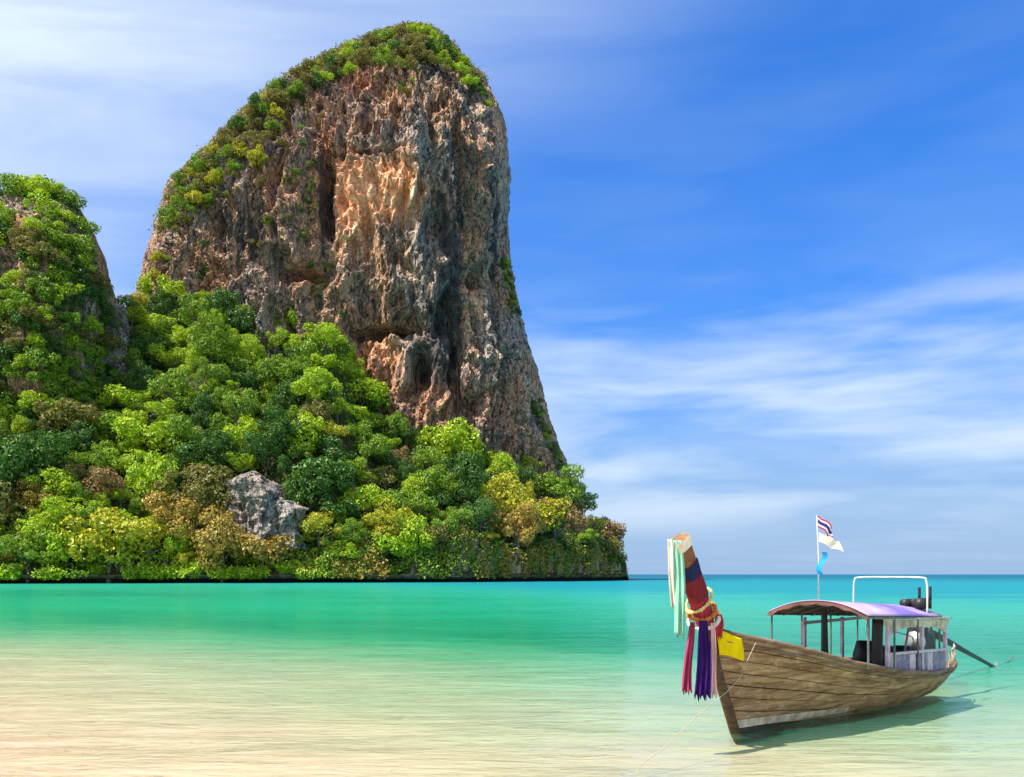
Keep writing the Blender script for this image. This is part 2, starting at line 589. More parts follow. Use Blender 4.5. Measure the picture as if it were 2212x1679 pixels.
AX, AY = axis_x(), axis_y()
GX, GY = np.meshgrid(AX, AY)
gx, gy = GX.ravel(), GY.ravel()
DEP = depth_at(gx, gy)
ff = grid_faces(len(AY), len(AX))
zz = -DEP + 0.02 * gnoise(np.stack([gx * 0.5, gy * 0.9, gx * 0], 1)) * (np.hypot(gx, gy) < 60)
seabed = link('sand_bed', mesh_np('sand_bed', np.stack([gx, gy, zz], 1), ff, True), SAND)
tag(seabed, kind='structure')
nearw = np.clip(1 - np.hypot(gx, gy) / 70, 0, 1)
wave = 0.016 * fbm(np.stack([gx * 0.55, gy * 1.5, gx * 0 + 3], 1), 3) * nearw
me = mesh_np('sea', np.stack([gx, gy, wave], 1), ff, True)
attr(me, 'depth', DEP)
tag(link('sea', me, SEA), kind='structure')


# ------------------------------------------------------------------ cliffs
def plan(u, v, y):
    """plan column u and row v at distance y -> X, Z"""
    return (u - UX) * K * y, EYE + (UY - v) * K * y


def unplan(P):
    return UX + P[:, 0] / P[:, 1] / K, UY - (P[:, 2] - EYE) / P[:, 1] / K


YT = 372.0
T_V = np.array([60, 63, 67, 76, 87, 99, 113, 140, 162, 176, 208, 248, 300, 350, 400, 480, 540, 610, 720, 800, 870, 905, 950, 1010, 1100, 1265])
T_L = np.array([893, 862, 846, 818, 790, 762, 728, 676, 640, 610, 562, 520, 474, 424, 372, 348, 333, 312, 300, 294, 290, 288, 285, 280, 270, 250])
T_R = np.array([897, 925, 934, 947, 960, 972, 984, 1008, 1028, 1040, 1057, 1073, 1084, 1090, 1095, 1091, 1096, 1108, 1130, 1157, 1171, 1177, 1196, 1222, 1236, 1246])


def g2(u, v, cu, cv, su, sv):
    return np.exp(-((u - cu) / su) ** 2 - ((v - cv) / sv) ** 2)


def loft(name, V, L, R, yc, bmax, nphi, nrow, power=2.5):
    # rows spaced evenly along the profile so that the crown is not stretched
    vv = np.linspace(0, 1, 4000)
    vlist = V[0] + (V[-1] - V[0]) * vv
    wid = np.interp(vlist, V, R) - np.interp(vlist, V, L)
    arc = np.concatenate([[0], np.cumsum(np.hypot(np.diff(vlist), np.diff(wid) * 0.5))])
    rows = np.interp(np.linspace(0, arc[-1], nrow), arc, vlist)
    l, r = np.interp(rows, V, L), np.interp(rows, V, R)
    a = (r - l) / 2 * K * yc
    cx = ((l + r) / 2 - UX) * K * yc
    z = EYE + (UY - rows) * K * yc
    b = np.minimum(bmax, a * 0.8 + 2)
    # more columns on the side towards the beach
    ph = np.concatenate([np.linspace(math.pi, 2 * math.pi, int(nphi * 0.82), endpoint=False), np.linspace(0, math.pi, nphi - int(nphi * 0.82), endpoint=False)])
    c, s = np.cos(ph), np.sin(ph)
    ex = 2.0 / power
    ux = np.sign(c) * np.abs(c) ** ex
    uy = np.sign(s) * np.abs(s) ** ex
    X = cx[:, None] + a[:, None] * ux[None]
    Y = yc + b[:, None] * uy[None]
    Z = EYE + (z[:, None] - EYE) * np.where(Y < yc, Y / yc, 1.0)          # the top falls away towards the beach
    X = X * np.where(Y < yc, Y / yc, 1.0)                                 # and its flanks draw in
    P = np.stack([X, Y, Z], -1)
    return P, nphi, nrow


def normals(P):
    dv = np.roll(P, -1, 1) - np.roll(P, 1, 1)
    du = np.gradient(P, axis=0)
    N = np.cross(dv, du)
    N /= (np.linalg.norm(N, axis=2, keepdims=True) + 1e-9)
    return N


def close_top(P, nc):
    nr = len(P)
    verts = P.reshape(-1, 3)
    faces = grid_faces(nr, nc, True)
    return verts, faces[:, ::-1]


P0, nc, nr = loft('tower', T_V, T_L, T_R, YT, 56.0, 520, 440)
N0 = normals(P0)
Pf, Nf = P0.reshape(-1, 3), N0.reshape(-1, 3)
out = Pf[:, :2] - np.array([Pf[:, 0].mean(), YT])
flip = np.sign((Nf[:, :2] * out).sum(1).mean())
Nf = Nf * flip
u0, v0 = unplan(Pf)
front = Pf[:, 1] < YT
sc3 = lambda a, b, c: Pf * np.array([a, b, c])
warp = 4.0 * np.stack([gnoise(Pf * 0.05), gnoise(Pf * 0.05 + 40), gnoise(Pf * 0.05 + 80)], 1)
Q = Pf + warp
d = 7.0 * gnoise(Q * np.array([0.026, 0.026, 0.010]) + 5)
d += 3.6 * ridged(Q * np.array([0.06, 0.06, 0.017]), 2)
d += 2.8 * ridged(Q * np.array([0.15, 0.15, 0.045]) + 31, 2)
d += 2.6 * fbm(Q * np.array([0.30, 0.30, 0.13]) + 61, 3)
d -= 3.2 * np.clip(gnoise(Q * np.array([0.20, 0.20, 0.07]) + 91) - 0.22, 0, 1) * 3      # pockets and solution holes
d += 1.2 * ridged(Q * np.array([0.7, 0.7, 0.30]) + 11, 2)
edge = np.clip(np.minimum(u0 - np.interp(v0, T_V, T_L), np.interp(v0, T_V, T_R) - u0) / 60, 0.15, 1)
d = (d - 2.0) * (0.25 + 0.75 * edge)
top = np.clip((v0 - 60) / 60, 0.0, 1)
d *= 0.3 + 0.7 * top
# larger forms of the beach-side face: caves, grooves, the belly and the undercut below it
fm = np.zeros(len(Pf))
uu = u0 + 10 * gnoise(Pf * 0.09 + 3) + 5 * gnoise(Pf * 0.25 + 13); vw = v0 + 10 * gnoise(Pf * 0.09 + 23) + 5 * gnoise(Pf * 0.25 + 43)
for cu, cv, su, sv, a in [(820, 610, 100, 80, 6), (820, 420, 85, 90, 3), (1045, 400, 28, 180, 5), (1050, 800, 45, 110, 5), (640, 440, 30, 80, 4),
                          (820, 790, 45, 55, 4), (530, 520, 60, 60, -3), (930, 655, 12, 30, 3), (880, 330, 40, 60, 3), (560, 470, 20, 60, -4)]:
    fm += a * g2(uu, vw, cu, cv, su, sv)
for cu, cv, su, sv, a in [(645, 596, 44, 17, -17), (620, 566, 20, 18, -9), (905, 812, 21, 44, -17), (1030, 602, 22, 24, -11), (978, 800, 15, 95, -14), (955, 680, 24, 50, -11),
                          (940, 470, 18, 60, -9), (706, 420, 13, 95, -10), (905, 420, 8, 34, -5), (825, 716, 80, 12, -11), (880, 704, 26, 22, -9), (1065, 640, 10, 60, -6),
                          (790, 340, 80, 7, -4), (930, 280, 10, 50, -6), (985, 330, 12, 70, -6), (860, 250, 9, 40, -5), (745, 260, 9, 60, -5), (600, 420, 12, 50, -6), (560, 540, 16, 36, -6),
                          (1010, 880, 22, 26, -8), (1080, 860, 10, 60, -6), (850, 560, 10, 30, -4), (480, 500, 14, 46, -6), (880, 860, 20, 18, -6)]:
    fm += a * np.exp(-(((uu - cu) / su) ** 2 + ((vw - cv) / sv) ** 2) ** 2)
d += fm * front
Pd = Pf + Nf * d[:, None] * np.array([0.75, 1.0, 0.28])
ub, vb = u0 + 14 * gnoise(Pf * 0.06 + 7), v0 + 14 * gnoise(Pf * 0.06 + 57)
och = 1.4 * g2(ub, vb, 800, 415, 100, 58) + 0.75 * g2(ub, vb, 850, 430, 60, 50) + 0.55 * g2(ub, vb, 760, 500, 50, 90) + 0.5 * g2(ub, vb, 825, 770, 45, 40) + 0.35 * g2(ub, vb, 1065, 300, 22, 70) + 0.3 * g2(ub, vb, 640, 420, 22, 60) + 0.3 * g2(ub, vb, 1000, 640, 60, 120)
red = 1.0 * g2(ub, vb, 790, 188, 34, 26) + 0.8 * g2(ub, vb, 705, 320, 26, 60) + 0.8 * g2(ub, vb, 650, 605, 50, 30) + 0.7 * g2(ub, vb, 730, 430, 22, 60) + 0.5 * g2(ub, vb, 920, 860, 120, 60) + 0.55 * g2(ub, vb, 820, 800, 60, 50) + 0.35 * g2(ub, vb, 1000, 880, 160, 60)
och *= front; red *= front
ledge = np.interp(u0, [250, 330, 380, 470, 560, 650, 740, 800, 860, 950, 1010, 1060, 1100], [620, 520, 455, 400, 330, 265, 185, 140, 132, 140, 170, 190, 200])
stk = np.clip(0.6 * g2(ub, vb, 965, 560, 30, 260) + 0.55 * g2(ub, vb, 940, 760, 70, 110) + 0.7 * g2(ub, vb, 700, 430, 22, 120) + 0.6 * g2(ub, vb, 530, 500, 90, 70) + 0.5 * g2(ub, vb, 1060, 500, 20, 160) + 0.5 * g2(ub, vb, 930, 150, 60, 40) + 0.5 * g2(ub, vb, 590, 330, 40, 60), 0, 1) * front
gro = np.clip((ledge - v0) / 60, -0.45, 0.45)
vs, fs = close_top(Pd.reshape(nr, nc, 3), nc)
me = mesh_np('limestone_tower', vs, fs, False)
attr(me, 'ochre_stain', och); attr(me, 'red_stain', red); attr(me, 'growth', gro); attr(me, 'dark_stain', stk)
tower = link('limestone_tower', me, ROCK)
tag(tower, kind='structure')
TOWER = Pd[front & (Nf[:, 1] < 0.15)]

# wooded limestone hill at the left edge
YL = 305.0
L_V = np.array([394, 397, 401, 410, 422, 448, 484, 530, 580, 620, 700, 800, 900, 1100, 1262])
L_L = np.array([97, 76, 62, 30, -10, -70, -130, -180, -220, -250, -290, -320, -340, -370, -390])
L_R = np.array([99, 112, 120, 132, 144, 166, 186, 202, 214, 228, 240, 240, 250, 255, 260])
P1, nc1, nr1 = loft('left', L_V, L_L, L_R, YL, 40.0, 260, 200, 2.3)
N1 = normals(P1).reshape(-1, 3)
Pf1 = P1.reshape(-1, 3)
out1 = Pf1[:, :2] - np.array([Pf1[:, 0].mean(), YL])
N1 *= np.sign((N1[:, :2] * out1).sum(1).mean())
u1, v1 = unplan(Pf1)
d1 = 5.5 * gnoise(Pf1 * np.array([0.045, 0.045, 0.02]) + 2) + 2.6 * ridged(Pf1 * np.array([0.09, 0.09, 0.03]) + 8, 2) + 1.2 * fbm(Pf1 * 0.25, 3)
e1 = np.clip((np.interp(v1, L_V, L_R) - u1) / 50, 0.35, 1) * np.clip((v1 - 394) / 50, 0.3, 1)
d1 = (d1 - 1.5) * e1
Pd1 = Pf1 + N1 * d1[:, None] * np.array([0.8, 1, 0.3])
vs, fs = close_top(Pd1.reshape(nr1, nc1, 3), nc1)
me = mesh_np('wooded_hill', vs, fs, False)
attr(me, 'ochre_stain', vs[:, 0] * 0); attr(me, 'red_stain', vs[:, 0] * 0); attr(me, 'growth', vs[:, 0] * 0 + 0.12)
tag(link('wooded_hill', me, ROCK), kind='structure')
LHILL = Pd1[(Pf1[:, 1] < YL + 4) & (N1[:, 1] < 0.3)]

# ------------------------------------------------------------------ forested slope
SH_U = np.array([-420, -250, 0, 300, 600, 800, 1000, 1100, 1200, 1280, 1330, 1352])
SH_Y = np.array([212, 214, 220, 232, 242, 250, 262, 278, 300, 322, 338, 344])       # distance of the shore
WL_H = np.array([2.5, 2.5, 3, 4, 6, 11, 13, 14, 15, 13, 9, 5])                    # height of the rock wall at the shore
RG_U = np.array([-420, -250, 0, 60, 120, 200, 240, 280, 310, 400, 480, 560, 640, 700, 740, 780, 850, 900, 1000, 1100, 1160, 1225, 1280, 1310, 1335, 1352])
RG_V = np.array([900, 890, 905, 890, 870, 800, 705, 655, 635, 592, 618, 680, 692, 700, 745, 862, 925, 955, 975, 1000, 1025, 1082, 1135, 1182, 1212, 1228])
RG_Y = np.array([270, 270, 270, 270, 272, 285, 315, 335, 345, 345, 334, 328, 322, 320, 319, 319, 320, 322, 328, 340, 350, 362, 362, 358, 354, 352])


def wall_h(u):
    u = np.asarray(u, float)
    q_ = np.stack([u * 0.013, u * 0, u * 0 + 2.5], 1)
    return 2.6 + (np.interp(u, SH_U, WL_H) - 2.4) * np.clip(0.78 + 0.75 * fbm(q_, 3), 0.15, 1.35)


def slope(u, t):
    """u plan column, t: 0 at the top of the shore wall, 1 at the foot of the cliffs"""
    u = np.asarray(u, float); t = np.asarray(t, float)
    ys = np.interp(u, SH_U, SH_Y); wh = wall_h(u)
    yb = np.interp(u, RG_U, RG_Y); zb = EYE + (UY - np.interp(u, RG_U, RG_V)) * K * yb
    tt = np.clip(t, 0, 1)
    y = ys + 3 + (yb - ys - 3) * tt
    z = wh + (zb - wh) * tt ** 0.93
    x = (u - UX) * K * y
    q = np.stack([x * 0.05, y * 0.05, z * 0 + 4], 1)
    bumpy = fbm(q, 3) * 9.0 * np.sin(np.pi * np.clip(tt, 0.0, 1)) ** 0.6
    return np.stack([x, y - 0.35 * bumpy, z + 0.8 * bumpy], 1)


us = np.linspace(-420, 1352, 420)
rows = []
nzw = lambda q: fbm(q, 4)
for zf, off in [(-2.5, 5.0), (-0.3, 4.4), (0.7, 3.8), (1.5, 2.6), (2.1, 1.0), (2.5, 0.0)]:
    ys = np.interp(us, SH_U, SH_Y)
    x = (us - UX) * K * ys
    q = np.stack([x * 0.12, ys * 0 + zf * 0.05, x * 0 + 1], 1)
    rows.append(np.stack([x, ys + off + 1.4 * nzw(q), np.full_like(us, zf)], 1))
for f in np.linspace(0.08, 1.0, 12):
    ys = np.interp(us, SH_U, SH_Y); wh = wall_h(us)
    z = 2.4 + (wh - 2.4) * f
    x = (us - UX) * K * ys
    q = np.stack([x * 0.12, z * 0.05, x * 0 + 1], 1)
    q2 = np.stack([x * 0.4, z * 0.1, x * 0 + 9], 1)
    rows.append(np.stack([x, ys + 2.2 * f + 2.4 * nzw(q) + 1.5 * ridged(q2, 2), z], 1))
for t in np.linspace(0.02, 1, 110):
    rows.append(slope(us, np.full_like(us, t)))
last = rows[-1]
for dy, fz in [(12, 1.02), (30, 0.9), (60, 0.55), (100, 0.1), (130, -0.06)]:
    r = last.copy(); r[:, 1] += dy; r[:, 2] = np.where(fz > 0, last[:, 2] * fz, -4)
    rows.append(r)
R = np.array(rows)
# close the seaward end of the headland
endc = R[:, -1:, :].copy(); endc[:, 0, 0] += 3.0; endc[:, 0, 1] += 9; endc[:, 0, 2] = np.minimum(endc[:, 0, 2], -2.5)
R = np.concatenate([R, endc], 1)
me = mesh_np('hillside', R.reshape(-1, 3), grid_faces(R.shape[0], R.shape[1]), False)
tag(link('hillside', me, HILL), kind='structure')


# ------------------------------------------------------------------ trees
def leaves_to_mesh(name, C, Nn, S, aspect=0.62):
    """leaf sprays: bent quads at C, facing Nn, size S"""
    n = len(C)
    r = rng.normal(size=(n, 3))
    T = np.cross(Nn, r); T /= np.linalg.norm(T, axis=1)[:, None] + 1e-9
    B = np.cross(Nn, T)
    a = T * S[:, None] * 0.5; b = B * S[:, None] * 0.5 * aspect
    dn = Nn * S[:, None] * 0.14
    V = np.stack([C - a - dn, C - b * 1.0 + a * 0.12, C + a - dn, C + b + a * 0.12], 1).reshape(-1, 3)
    F = np.arange(4 * n).reshape(-1, 4)
    return mesh_np(name, V, F, False)


def crown_points(R, nl, flat, spread, per, dens=1.0, leaf=(0.42, 0.85), low=-0.25):
    D = []
    while len(D) < nl:
        v = rng.normal(size=3); v /= np.linalg.norm(v)
        if v[2] > low and all(np.dot(v, q) < 0.86 for q in D):
            D.append(v)
        elif rng.random() < 0.02:
            D.append(v * np.array([1, 1, np.sign(v[2] - low)]))
    D = np.array(D)
    cen = D * R * spread * rng.uniform(0.75, 1.40, (nl, 1)) * np.array([1, 1, flat])
    cen = np.vstack([cen, [[0, 0, 0.1 * R]]])
    rad = np.concatenate([R * rng.uniform(0.17, 0.42, nl), [R * 0.42]])
    Cs, Ns = [], []
    for i, (c, r) in enumerate(zip(cen, rad)):
        m = int(per * (r / (0.36 * R)) ** 2)
        dd = rng.normal(size=(m, 3)); dd /= np.linalg.norm(dd, axis=1)[:, None]
        rr = r * (rng.uniform(0.70, 1.12, m) + 0.22 * (rng.random(m) < 0.08))
        p = c + dd * rr[:, None] * np.array([1, 1, 0.85])
        keep = rng.random(m) < dens
        keep &= gnoise(p * 1.1 / R * 6 + i) > -0.22
        for j, (c2, r2) in enumerate(zip(cen, rad)):
            if j != i:
                keep &= np.linalg.norm((p - c2) / np.array([1, 1, 0.85]), axis=1) > r2 * 0.72
        p, dd = p[keep], dd[keep]
        nn = dd + 0.75 * rng.normal(size=dd.shape) * 0.6 + np.array([0, 0, 0.25])
        nn /= np.linalg.norm(nn, axis=1)[:, None]
        Cs.append(p); Ns.append(nn)
    C = np.vstack(Cs); Nn = np.vstack(Ns)
    S = rng.uniform(leaf[0], leaf[1], len(C)) * R / 6.0
    return C, Nn, S, cen


TREE_R, TREE_H = 6.0, 5.0        # nominal crown radius and height of its middle above the root
CROWNS, TRUNKS = [], []
for kx in range(12):
    nl, fl, sp, dens = [(13, 0.78, 0.62, 1), (10, 0.95, 0.58, 1), (16, 0.70, 0.68, 1), (9, 1.1, 0.55, 1), (14, 0.85, 0.64, 0.85), (12, 0.65, 0.70, 1),
                        (18, 0.8, 0.70, 1), (11, 0.9, 0.60, 0.7), (15, 0.75, 0.66, 1), (8, 1.2, 0.52, 0.9), (13, 0.7, 0.72, 0.8), (17, 0.95, 0.62, 1)][kx]
    lf = [(0.42, 0.85), (0.30, 0.62), (0.60, 1.15), (0.45, 0.9), (0.32, 0.7), (0.55, 1.2), (0.36, 0.7), (0.5, 1.0), (0.3, 0.6), (0.42, 0.95), (0.6, 1.3), (0.35, 0.75)][kx]
    C, Nn, S, cen = crown_points(TREE_R, max(5, nl + [3, -3, 5, -4, 2, 6, -2, 4, 0, -2, 7, 1][kx]), fl, sp + 0.04, int(420 * 0.36 / (lf[0] * lf[1])), dens, lf, [-0.72, -0.3, -0.8, -0.5, -0.75, -0.6, -0.8, -0.2, -0.7, -0.8, -0.4, -0.75][kx])
    C = C + np.array([0, 0, TREE_H])
    CROWNS.append((C, Nn, S))
    mb = MB()
    mb.tube([(0, 0, -2.5), (0.1, 0.05, 0.0), (0.25, -0.1, 1.6), (0.1, 0.1, 3.4), (0.1, 0.1, 5.2)], [0.42, 0.34, 0.27, 0.2, 0.08], 7)
    for c in cen[:6]:
        e = Vector(c) * 0.9 + Vector((0, 0, TREE_H))
        s0 = Vector((0.2, 0, 1.4 + random.random() * 1.6))
        mb.tube([s0, s0.lerp(e, 0.5) + Vector((0, 0, 0.3)), e], [0.17, 0.11, 0.05], 5)
    TRUNKS.append(mb.mesh('trunk', True))
    TRUNKS[-1].materials.append(BARK)
CROWN_ME = {}


def crown_mesh(kx, colour):
    if (kx, colour) not in CROWN_ME:
        base = CROWN_ME.get(kx)
        if base is None:
            base = leaves_to_mesh('crown', *CROWNS[kx])
            CROWN_ME[kx] = base
            me_ = base
        else:
            me_ = base
        CROWN_ME[(kx, colour)] = me_
    return CROWN_ME[(kx, colour)]


def with_mat(o, mat):
    """object-level material, so that copies share the leaf mesh"""
    if not o.data.materials:
        o.data.materials.append(None)
    o.material_slots[0].link = 'OBJECT'
    o.material_slots[0].material = mat


def make_tree(kx, colour, root, sc, rz, squash=1.0):
    e = empty('tree', tuple(root), rz)
    e.scale = (sc * random.uniform(0.85, 1.2), sc, sc * squash)
    c = bpy.data.objects.new('crown', crown_mesh(kx, colour)); COL.objects.link(c); c.parent = e
    with_mat(c, LEAF[colour])
    t = bpy.data.objects.new('trunk', TRUNKS[kx]); COL.objects.link(t); t.parent = e
    return e


TSAMP = np.linspace(0, 1, 160)


def root_for(u, v, sc):
    """root on the slope of a tree whose crown shows at column u, row v"""
    P = slope(np.full(160, u), TSAMP)
    P2 = P + np.array([0, 0, TREE_H * sc])
    vv = UY - (P2[:, 2] - EYE) / P2[:, 1] / K
    k_ = int(np.argmin(np.abs(vv - v)))
    return P[k_]


# crowns one can tell apart: column, row, width, colour, label
NOTED = [
    (228, 1052, 92, 'russet', 'rounded russet-brown tree crown on the lower slope left of the grey outcrop'),
    (180, 812, 92, 'olive', 'round dull olive tree crown beside the dark gully under the left hill'),
    (150, 900, 120, 'olive', 'wide brownish olive tree crown below the round olive tree'),
    (105, 985, 150, 'dark green', 'large dark green tree with deep shade beneath, near the left edge'),
    (75, 1075, 90, 'ochre', 'ochre yellow tree crown between the left edge and the russet tree'),
    (335, 935, 120, 'bright green', 'large bright green domed tree standing above the russet tree'),
    (605, 935, 130, 'dark green', 'large dark green tree in the middle of the slope under the red cave'),
    (715, 930, 70, 'yellow-green', 'pale yellow-green upright tree right of the large dark green tree'),
    (790, 960, 110, 'green', 'tall green tree with dark hollow in front of the cliff foot'),
    (865, 985, 72, 'russet', 'small russet tree halfway between the grey outcrop and the cliff'),
    (690, 1030, 115, 'dark green', 'dark green tree with a lit flat top right above the grey outcrop'),
    (430, 1060, 150, 'olive', 'broad olive-yellow tree spreading left of the grey outcrop'),
    (380, 1120, 120, 'ochre', 'sandy ochre tree crown below the broad olive tree'),
    (150, 1120, 120, 'bright green', 'vivid green tree by the shore under the ochre tree near the left edge'),
    (235, 1195, 130, 'yellow-green', 'large yellow-green tree hanging over the water on the left shore'),
    (320, 1200, 110, 'yellow-green', 'second yellow-green tree over the water, right of the largest one'),
    (480, 1200, 130, 'ochre', 'ochre tree low over the shore beneath the grey outcrop'),
    (570, 1190, 100, 'ochre', 'golden ochre tree low on the shore right beneath the grey outcrop'),
    (690, 1140, 95, 'yellow-green', 'yellow-green tree on top of the shore rocks right of the grey outcrop'),
    (790, 1080, 110, 'bright green', 'bright green tree in the centre of the slope above the shore rocks'),
    (830, 1140, 110, 'yellow-green', 'yellow-green tree streaked with ochre above the shore rocks'),
    (900, 1140, 100, 'bright green', 'leaning bright green tree at the end of the central shore rocks'),
    (780, 850, 110, 'bright green', 'bright green tree touching the foot of the cliff below the undercut'),
    (690, 830, 110, 'bright green', 'bright green tree left of the cliff foot in the upper slope'),
    (600, 800, 110, 'green', 'green tree on the upper slope below the red cave'),
    (890, 905, 80, 'yellow-green', 'yellow-green tree crown against the brown foot of the cliff'),
    (1045, 930, 85, 'ochre', 'orange-brown dry tree at the foot of the cliff face'),
    (1090, 925, 80, 'dark green', 'dark tree against the cliff foot right of the dry orange tree'),
    (1085, 1090, 130, 'yellow-green', 'large bright yellow tree crown on the right headland'),
    (1170, 1110, 110, 'yellow-green', 'yellow tree crown right of the large bright yellow one on the headland'),
    (1120, 1150, 110, 'ochre', 'ochre tree crown below the bright yellow trees on the headland'),
    (1200, 1160, 120, 'russet', 'wide rusty tree crown over the shore rocks of the headland'),
    (1258, 1062, 78, 'green', 'rounded green tree standing out on the skyline of the headland'),
    (1265, 1130, 75, 'yellow-green', 'yellow-green tree below the rounded skyline tree of the headland'),
    (1312, 1190, 60, 'olive', 'last olive tree at the seaward tip of the headland'),
    (1000, 1020, 95, 'dark green', 'dark green tree between the cliff foot and the bright yellow trees'),
    (940, 1040, 95, 'green', 'green tree left of the dark one above the central shore rocks'),
    (310, 650, 80, 'yellow-green', 'yellow-green tree in the notch between the left hill and the tall rock'),
    (430, 580, 80, 'green', 'green tree crown against the grey lower left of the tall rock'),
    (500, 600, 95, 'dark green', 'dark green tree against the grey wall left of the red cave'),
    (690, 660, 120, 'olive', 'olive tree spreading under the belly of the tall rock'),
    (270, 860, 95, 'bright green', 'bright green tree in front of the dark gully'),
    (60, 1215, 110, 'green', 'green tree at the shore in the left corner'),
]

Z_ROWS = [(700, 'high up'), (820, 'on the upper slope'), (930, 'mid-slope'), (1030, 'below mid-slope'), (1120, 'on the lower slope'), (2000, 'along the shore')]
Z_COLS = [(170, 'near the left edge'), (330, 'below the left hill'), (470, 'left of the grey outcrop'), (640, 'near the grey outcrop'), (800, 'right of the grey outcrop'),
          (960, 'below the cliff cave'), (1110, 'left on the headland'), (1230, 'on the headland'), (3000, 'by the headland tip')]


def zone(u, v):
    r = next(t for lim, t in Z_ROWS if v < lim)
    c = next(t for lim, t in Z_COLS if u < lim)
    return r + ', ' + c


placed = []
TREES = []
for j, (u, v, wd, colour, lab) in enumerate(NOTED):
    yb = float(slope(np.array([u]), np.array([0.4]))[0, 1])
    sc = wd * K * yb / (2.0 * TREE_R) * 0.98
    root = root_for(u, v, sc)
    t = make_tree(j % 12, colour, root, sc, random.uniform(0, 6.28), random.uniform(0.85, 1.1))
    tag(t, lab, 'tree', 'trees told apart on the forested slope')
    placed.append((u, v, wd))

fill = []
tries = 0
while len(fill) < 256 and tries < 26000:
    tries += 1
    u = random.uniform(-70, 1338)
    t = random.random()
    p = slope(np.array([u]), np.array([t]))[0]
    yb = p[1]
    wd = random.choice([52, 60, 68, 78, 88, 98, 112, 128]) * (0.72 if u > 1230 else 1)
    if t > 0.78:
        wd = min(wd, 74)                        # shorter trees against the rock
    sc = wd * K * yb / (2.0 * TREE_R)
    v = UY - (p[2] + TREE_H * sc - EYE) / yb / K
    if v > 1238:
        continue
    ok = True
    for (a, b, c) in placed:
        if math.hypot(a - u, (b - v) * 1.15) < 0.40 * (c + wd) * 0.70:
            ok = False
            break
    if 500 < u < 640 and 1020 < v < 1165:       # the bare outcrop
        ok = False
    if u > 1225 and v < np.interp(u, [1225, 1250, 1285, 1300, 1330, 1345], [1050, 1060, 1092, 1140, 1180, 1210]):
        ok = False
    if not ok:
        continue
    placed.append((u, v, wd))
    # yellower and drier towards the shore and the headland, darker higher up
    x = random.random()
    dry = min(1.0, max(0.0, (v - 980) / 250)) * 0.5 + (0.25 if u > 1000 else 0)
    if x < dry * 0.42: colour = random.choice(['yellow-green', 'ochre', 'olive', 'yellow-green'])
    elif x < dry * 0.45: colour = 'russet'
    else: colour = random.choices(['bright green', 'green', 'dark green', 'olive'], [0.42, 0.31, 0.22, 0.05])[0]
    fill.append((u, v, wd, colour, p, sc))

bins = {}
for q in fill:
    u, v, wd, colour, p, sc = q
    size = 'small' if wd < 63 else ('large' if wd > 92 else 'middling')
    bins.setdefault((size, colour, zone(u, v)), []).append(q)
ORD = ['leftmost', 'second from left', 'third from left', 'fourth from left', 'fifth from left', 'sixth from left', 'seventh from left', 'eighth from left', 'ninth from left', 'tenth from left', 'eleventh from left', 'twelfth from left', 'thirteenth from left', 'fourteenth from left']
for (size, colour, zn), qs in bins.items():
    qs.sort(key=lambda q: q[0])
    for j, (u, v, wd, col_, p, sc) in enumerate(qs):
        lab = f'{size} {colour} tree {zn}'
        if len(qs) > 1:
            lab += ', ' + (ORD[j] if j < len(ORD) else 'far right')
        t = make_tree(random.randrange(12), colour, p, sc, random.uniform(0, 6.28), random.uniform(0.72, 1.4))
        tag(t, lab, 'tree', 'trees covering the forested slope')

# ------------------------------------------------------------------ shrubs on the cliffs
SHRUB_R = 3.0
SHRUBS = []
for kx in range(6):
    C, Nn, S, cen = crown_points(SHRUB_R, 7 + kx, [0.8, 1.0, 0.7, 0.9, 1.1, 0.75][kx], 0.62, 230, 0.9, (0.55, 1.15), -0.5)
    SHRUBS.append(leaves_to_mesh('shrub', C, Nn, S))


def surf_point(cloud, cu, cv, u, v):
    dd = (cu - u) ** 2 + (cv - v) ** 2
    idx = np.argpartition(dd, 12)[:12]
    return cloud[idx[np.argmin(cloud[idx, 1])]]


def shrub(p, wd, colour, label, group):
    o = bpy.data.objects.new('shrub', random.choice(SHRUBS))
    COL.objects.link(o)
    with_mat(o, LEAF[colour])
    sc = wd * K * p[1] / (2 * SHRUB_R) * 1.05
    o.location = (p[0], p[1] - 0.5 * sc, p[2] + 0.35 * sc)
    o.rotation_euler = (random.uniform(-0.25, 0.25), random.uniform(-0.25, 0.25), random.uniform(0, 6.28))
    o.scale = (sc, sc, sc * random.uniform(0.75, 1.1))
    tag(o, label, 'shrub', group)
    return o


tu, tv = unplan(TOWER)
spots = []


def try_spot(u, v, wd, colour, zn, gap=0.42):
    for (a, b, c, *_r) in spots:
        if math.hypot(a - u, b - v) < gap * (c + wd) * 0.5 * 1.05:
            return False
    spots.append((u, v, wd, colour, zn))
    return True


